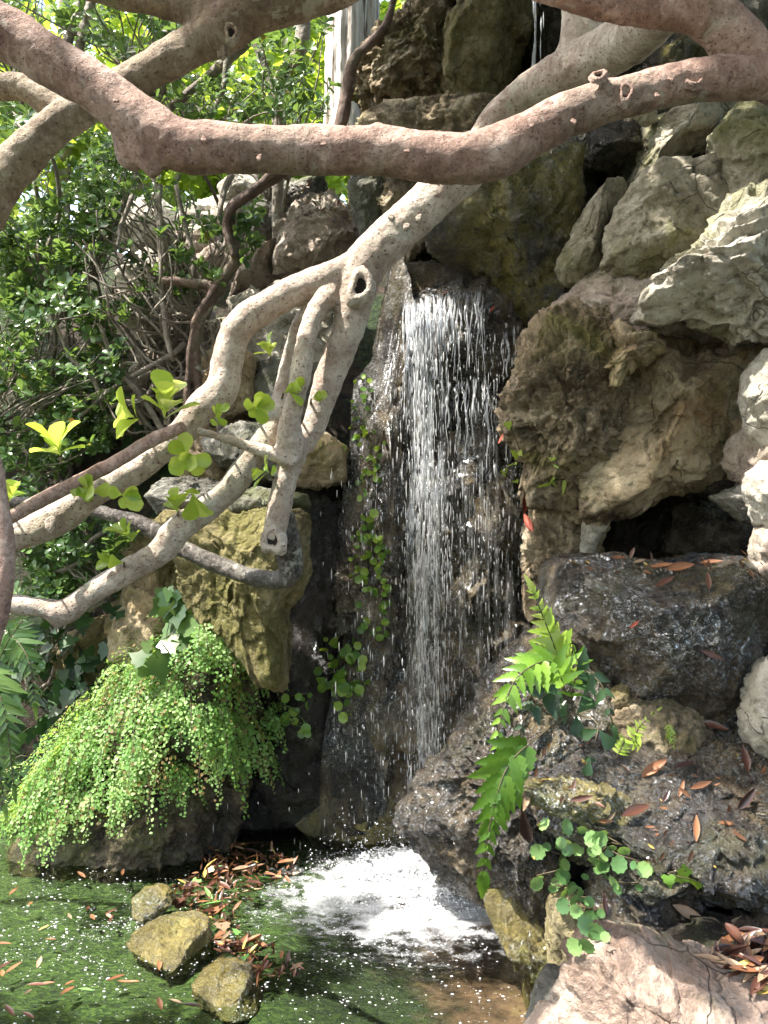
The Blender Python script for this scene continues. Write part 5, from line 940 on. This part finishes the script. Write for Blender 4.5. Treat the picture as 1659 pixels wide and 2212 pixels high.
# leaves lying on the wet rocks, each one different
RL = [(1405, 1660, 'orange', .13, 'long orange leaf lying across the wet slab under the dry hump', .45), (1465, 1700, 'orange', .07, 'curled orange leaf in the middle of the wet slab', 1.), (1515, 1695, 'orange', .10, 'orange leaf pointing right on the wet slab beside the curled one', .4), (1545, 1575, 'brown', .12, 'brown leaf under the right corner of the wet boulder', -.5), (1605, 1640, 'brown', .11, 'upright reddish leaf near the white stone at the right edge', 1.5), (1505, 1785, 'orange', .10, 'narrow orange leaf stuck upright low on the wet slab', 1.4), (1370, 1755, 'brown', .13, 'dark brown pod like leaf pointing up right on the slab', .5), (1300, 1775, 'orange', .06, 'small curled orange leaf on the yellow plate of rock', .2), (1320, 1770, 'tan', .05, 'tiny tan leaf beside the curled orange one on the yellow plate', 1.), (1405, 1790, 'orange', .04, 'tiny orange leaf low on the wet slab', 0), (1600, 1725, 'dark', .11, 'blackish wet leaf at the right end of the slab', .9), (1480, 1650, 'dark', .09, 'bluish black wet leaf behind the orange leaves', .2), (1250, 1730, 'brown', .09, 'brown leaf on the tip of the yellow plate', .1), (1430, 1720, 'dark', .06, 'small dark leaf between the orange leaves on the slab', .9),
      (1190, 1480, 'orange', .12, 'long brown leaf caught in the holly fern fronds', -1.1), (1140, 1650, 'brown', .12, 'dark red leaf hanging under the holly fern', 1.2), (1130, 1780, 'dark', .16, 'big withered dark leaf hanging from the wet nose', 1.5), (1130, 1730, 'tan', .10, 'pinkish tan leaf hanging above the withered dark one', 1.2), (1300, 1955, 'dark', .10, 'black shiny seed pod shaped leaf beside the trailing ivy', 1.6), (1490, 1970, 'tan', .13, 'tan split pod lying above the pink boulder', -.45), (1340, 1208, 'orange', .07, 'orange leaf on the ledge at the mouth of the cavity', .1), (1470, 1228, 'orange', .12, 'orange leaf on the ledge of the wet boulder', .1), (1430, 1225, 'orange', .1, 'second orange leaf on the ledge, left of the other', .0), (1530, 1215, 'orange', .10, 'thin orange leaf at the right end of the ledge', -.1), (1380, 1212, 'tan', .06, 'small tan leaf on the ledge of the wet boulder', .3), (1530, 1255, 'brown', .09, 'red brown leaf stuck to the front of the wet boulder at right', 1.4), (1430, 1255, 'brown', .1, 'dark brown leaf stuck under the ledge of the wet boulder', .4), (1365, 1355, 'red', .05, 'small red and white leaf in the middle of the wet boulder', .5), (1540, 1420, 'brown', .1, 'brown leaf low on the right of the wet boulder', -.3), (1080, 955, 'red', .06, 'red leaf on the tufa at the right rim of the falls', .5), (1120, 1090, 'red', .15, 'big red withered leaf hanging below the pitted boulder', 1.9), (1140, 1130, 'red', .12, 'torn red leaf hanging lowest below the pitted boulder', 1.5), (1065, 668, 'red', .05, 'pink leaf caught under the lip of the falls', .9), (955, 633, 'orange', .05, 'orange leaf resting on the lip of the falls', .2)]
RV = Vector((0, 0, 1))
for u, v, c_, L_, lab, an in RL:
    p, nn = onrock(u, v, 7); nn = nn*.5+np.array([0, -.55, .35]); nn /= np.linalg.norm(nn)
    fallen(p+nn*.012, an, L_*.8, c_, lab, nrm=nn, shape='CURL' if L_ > .1 else 'LAN')
sc_p = []; sc_n = []
for k in range(230):
    if k < 50: u, v = rs.uniform(1230, 1650), rs.uniform(1203, 1232)
    elif k < 170: u, v = rs.uniform(1140, 1650), rs.uniform(1600, 1870)
    else: u, v = rs.uniform(650, 740), rs.uniform(375, 480)
    p, nn = onrock(u, v, 7)
    if nn[2] < .1 and k % 3: continue
    sc_p.append(p+nn*.006); sc_n.append(nn+rs.normal(size=3)*.25)
while len(sc_p) < 520:
    u, v = rs.uniform(360, 660), rs.uniform(1820, 2130)
    if in_poly(u, v, raft): p = pool_pt(u, v); p[2] += rs.rand()*.02; sc_p.append(p); sc_n.append(np.array([0, 0, 1])+rs.normal(size=3)*.25)
lsm = leaf_mat('dead_leaf_scrap', (.025, .013, .010), (.08, .035, .020), (.22, .10, .045), .15, .4, (.5, .36, .10), .08)
tag(leaves('leaf_scraps', sc_p, rs.normal(size=(len(sc_p), 3)), sc_n, rs.uniform(.015, .05, len(sc_p)), LAN, lsm, None, 1., rs), 'small dead leaf scraps stuck to the wet rocks and floating in the raft', 'leaf scraps', kind='stuff')
# litter heap bottom right
rk('heap', 'dark earth mound under the heap of dry pods at the bottom right', [(1440, 2080), (1520, 2040), (1620, 2020), (1800, 2010), (1900, 2200), (1700, 2240), (1500, 2160)], 2.45, .25, 'mortar', sub=5, seed=150, facets=0, name='soil_mound', cat='soil', group=None, pit=.8)
_SV = None
hl = {'orange': 'orange brown', 'brown': 'dark brown', 'tan': 'pale tan', 'dark': 'blackish', 'yellow': 'yellowish'}
nh = 0
for k in range(400):
    u, v = rs.uniform(1480, 1720), rs.uniform(2025, 2150)
    if v < 2105-(u-1490)*.75 or v > 2060+(u-1490)*.6 or nh >= 76: continue
    nh += 1
    p, nn = onrock(u, v, 10); c_ = rs.choice(['orange', 'brown', 'tan', 'dark', 'yellow'], p=[.33, .3, .22, .1, .05])
    fallen(p+np.array([0, 0, .012+.03*rs.rand()]), rs.normal()*.9+.3, rs.uniform(.045, .10), c_, hl[c_]+' curled pod in the dry heap behind the pink boulder', hl[c_]+' pods of the dry heap', nrm=(rs.normal()*.3, -.35+rs.normal()*.3, 1), shape='CURL' if k % 2 else 'LAN')
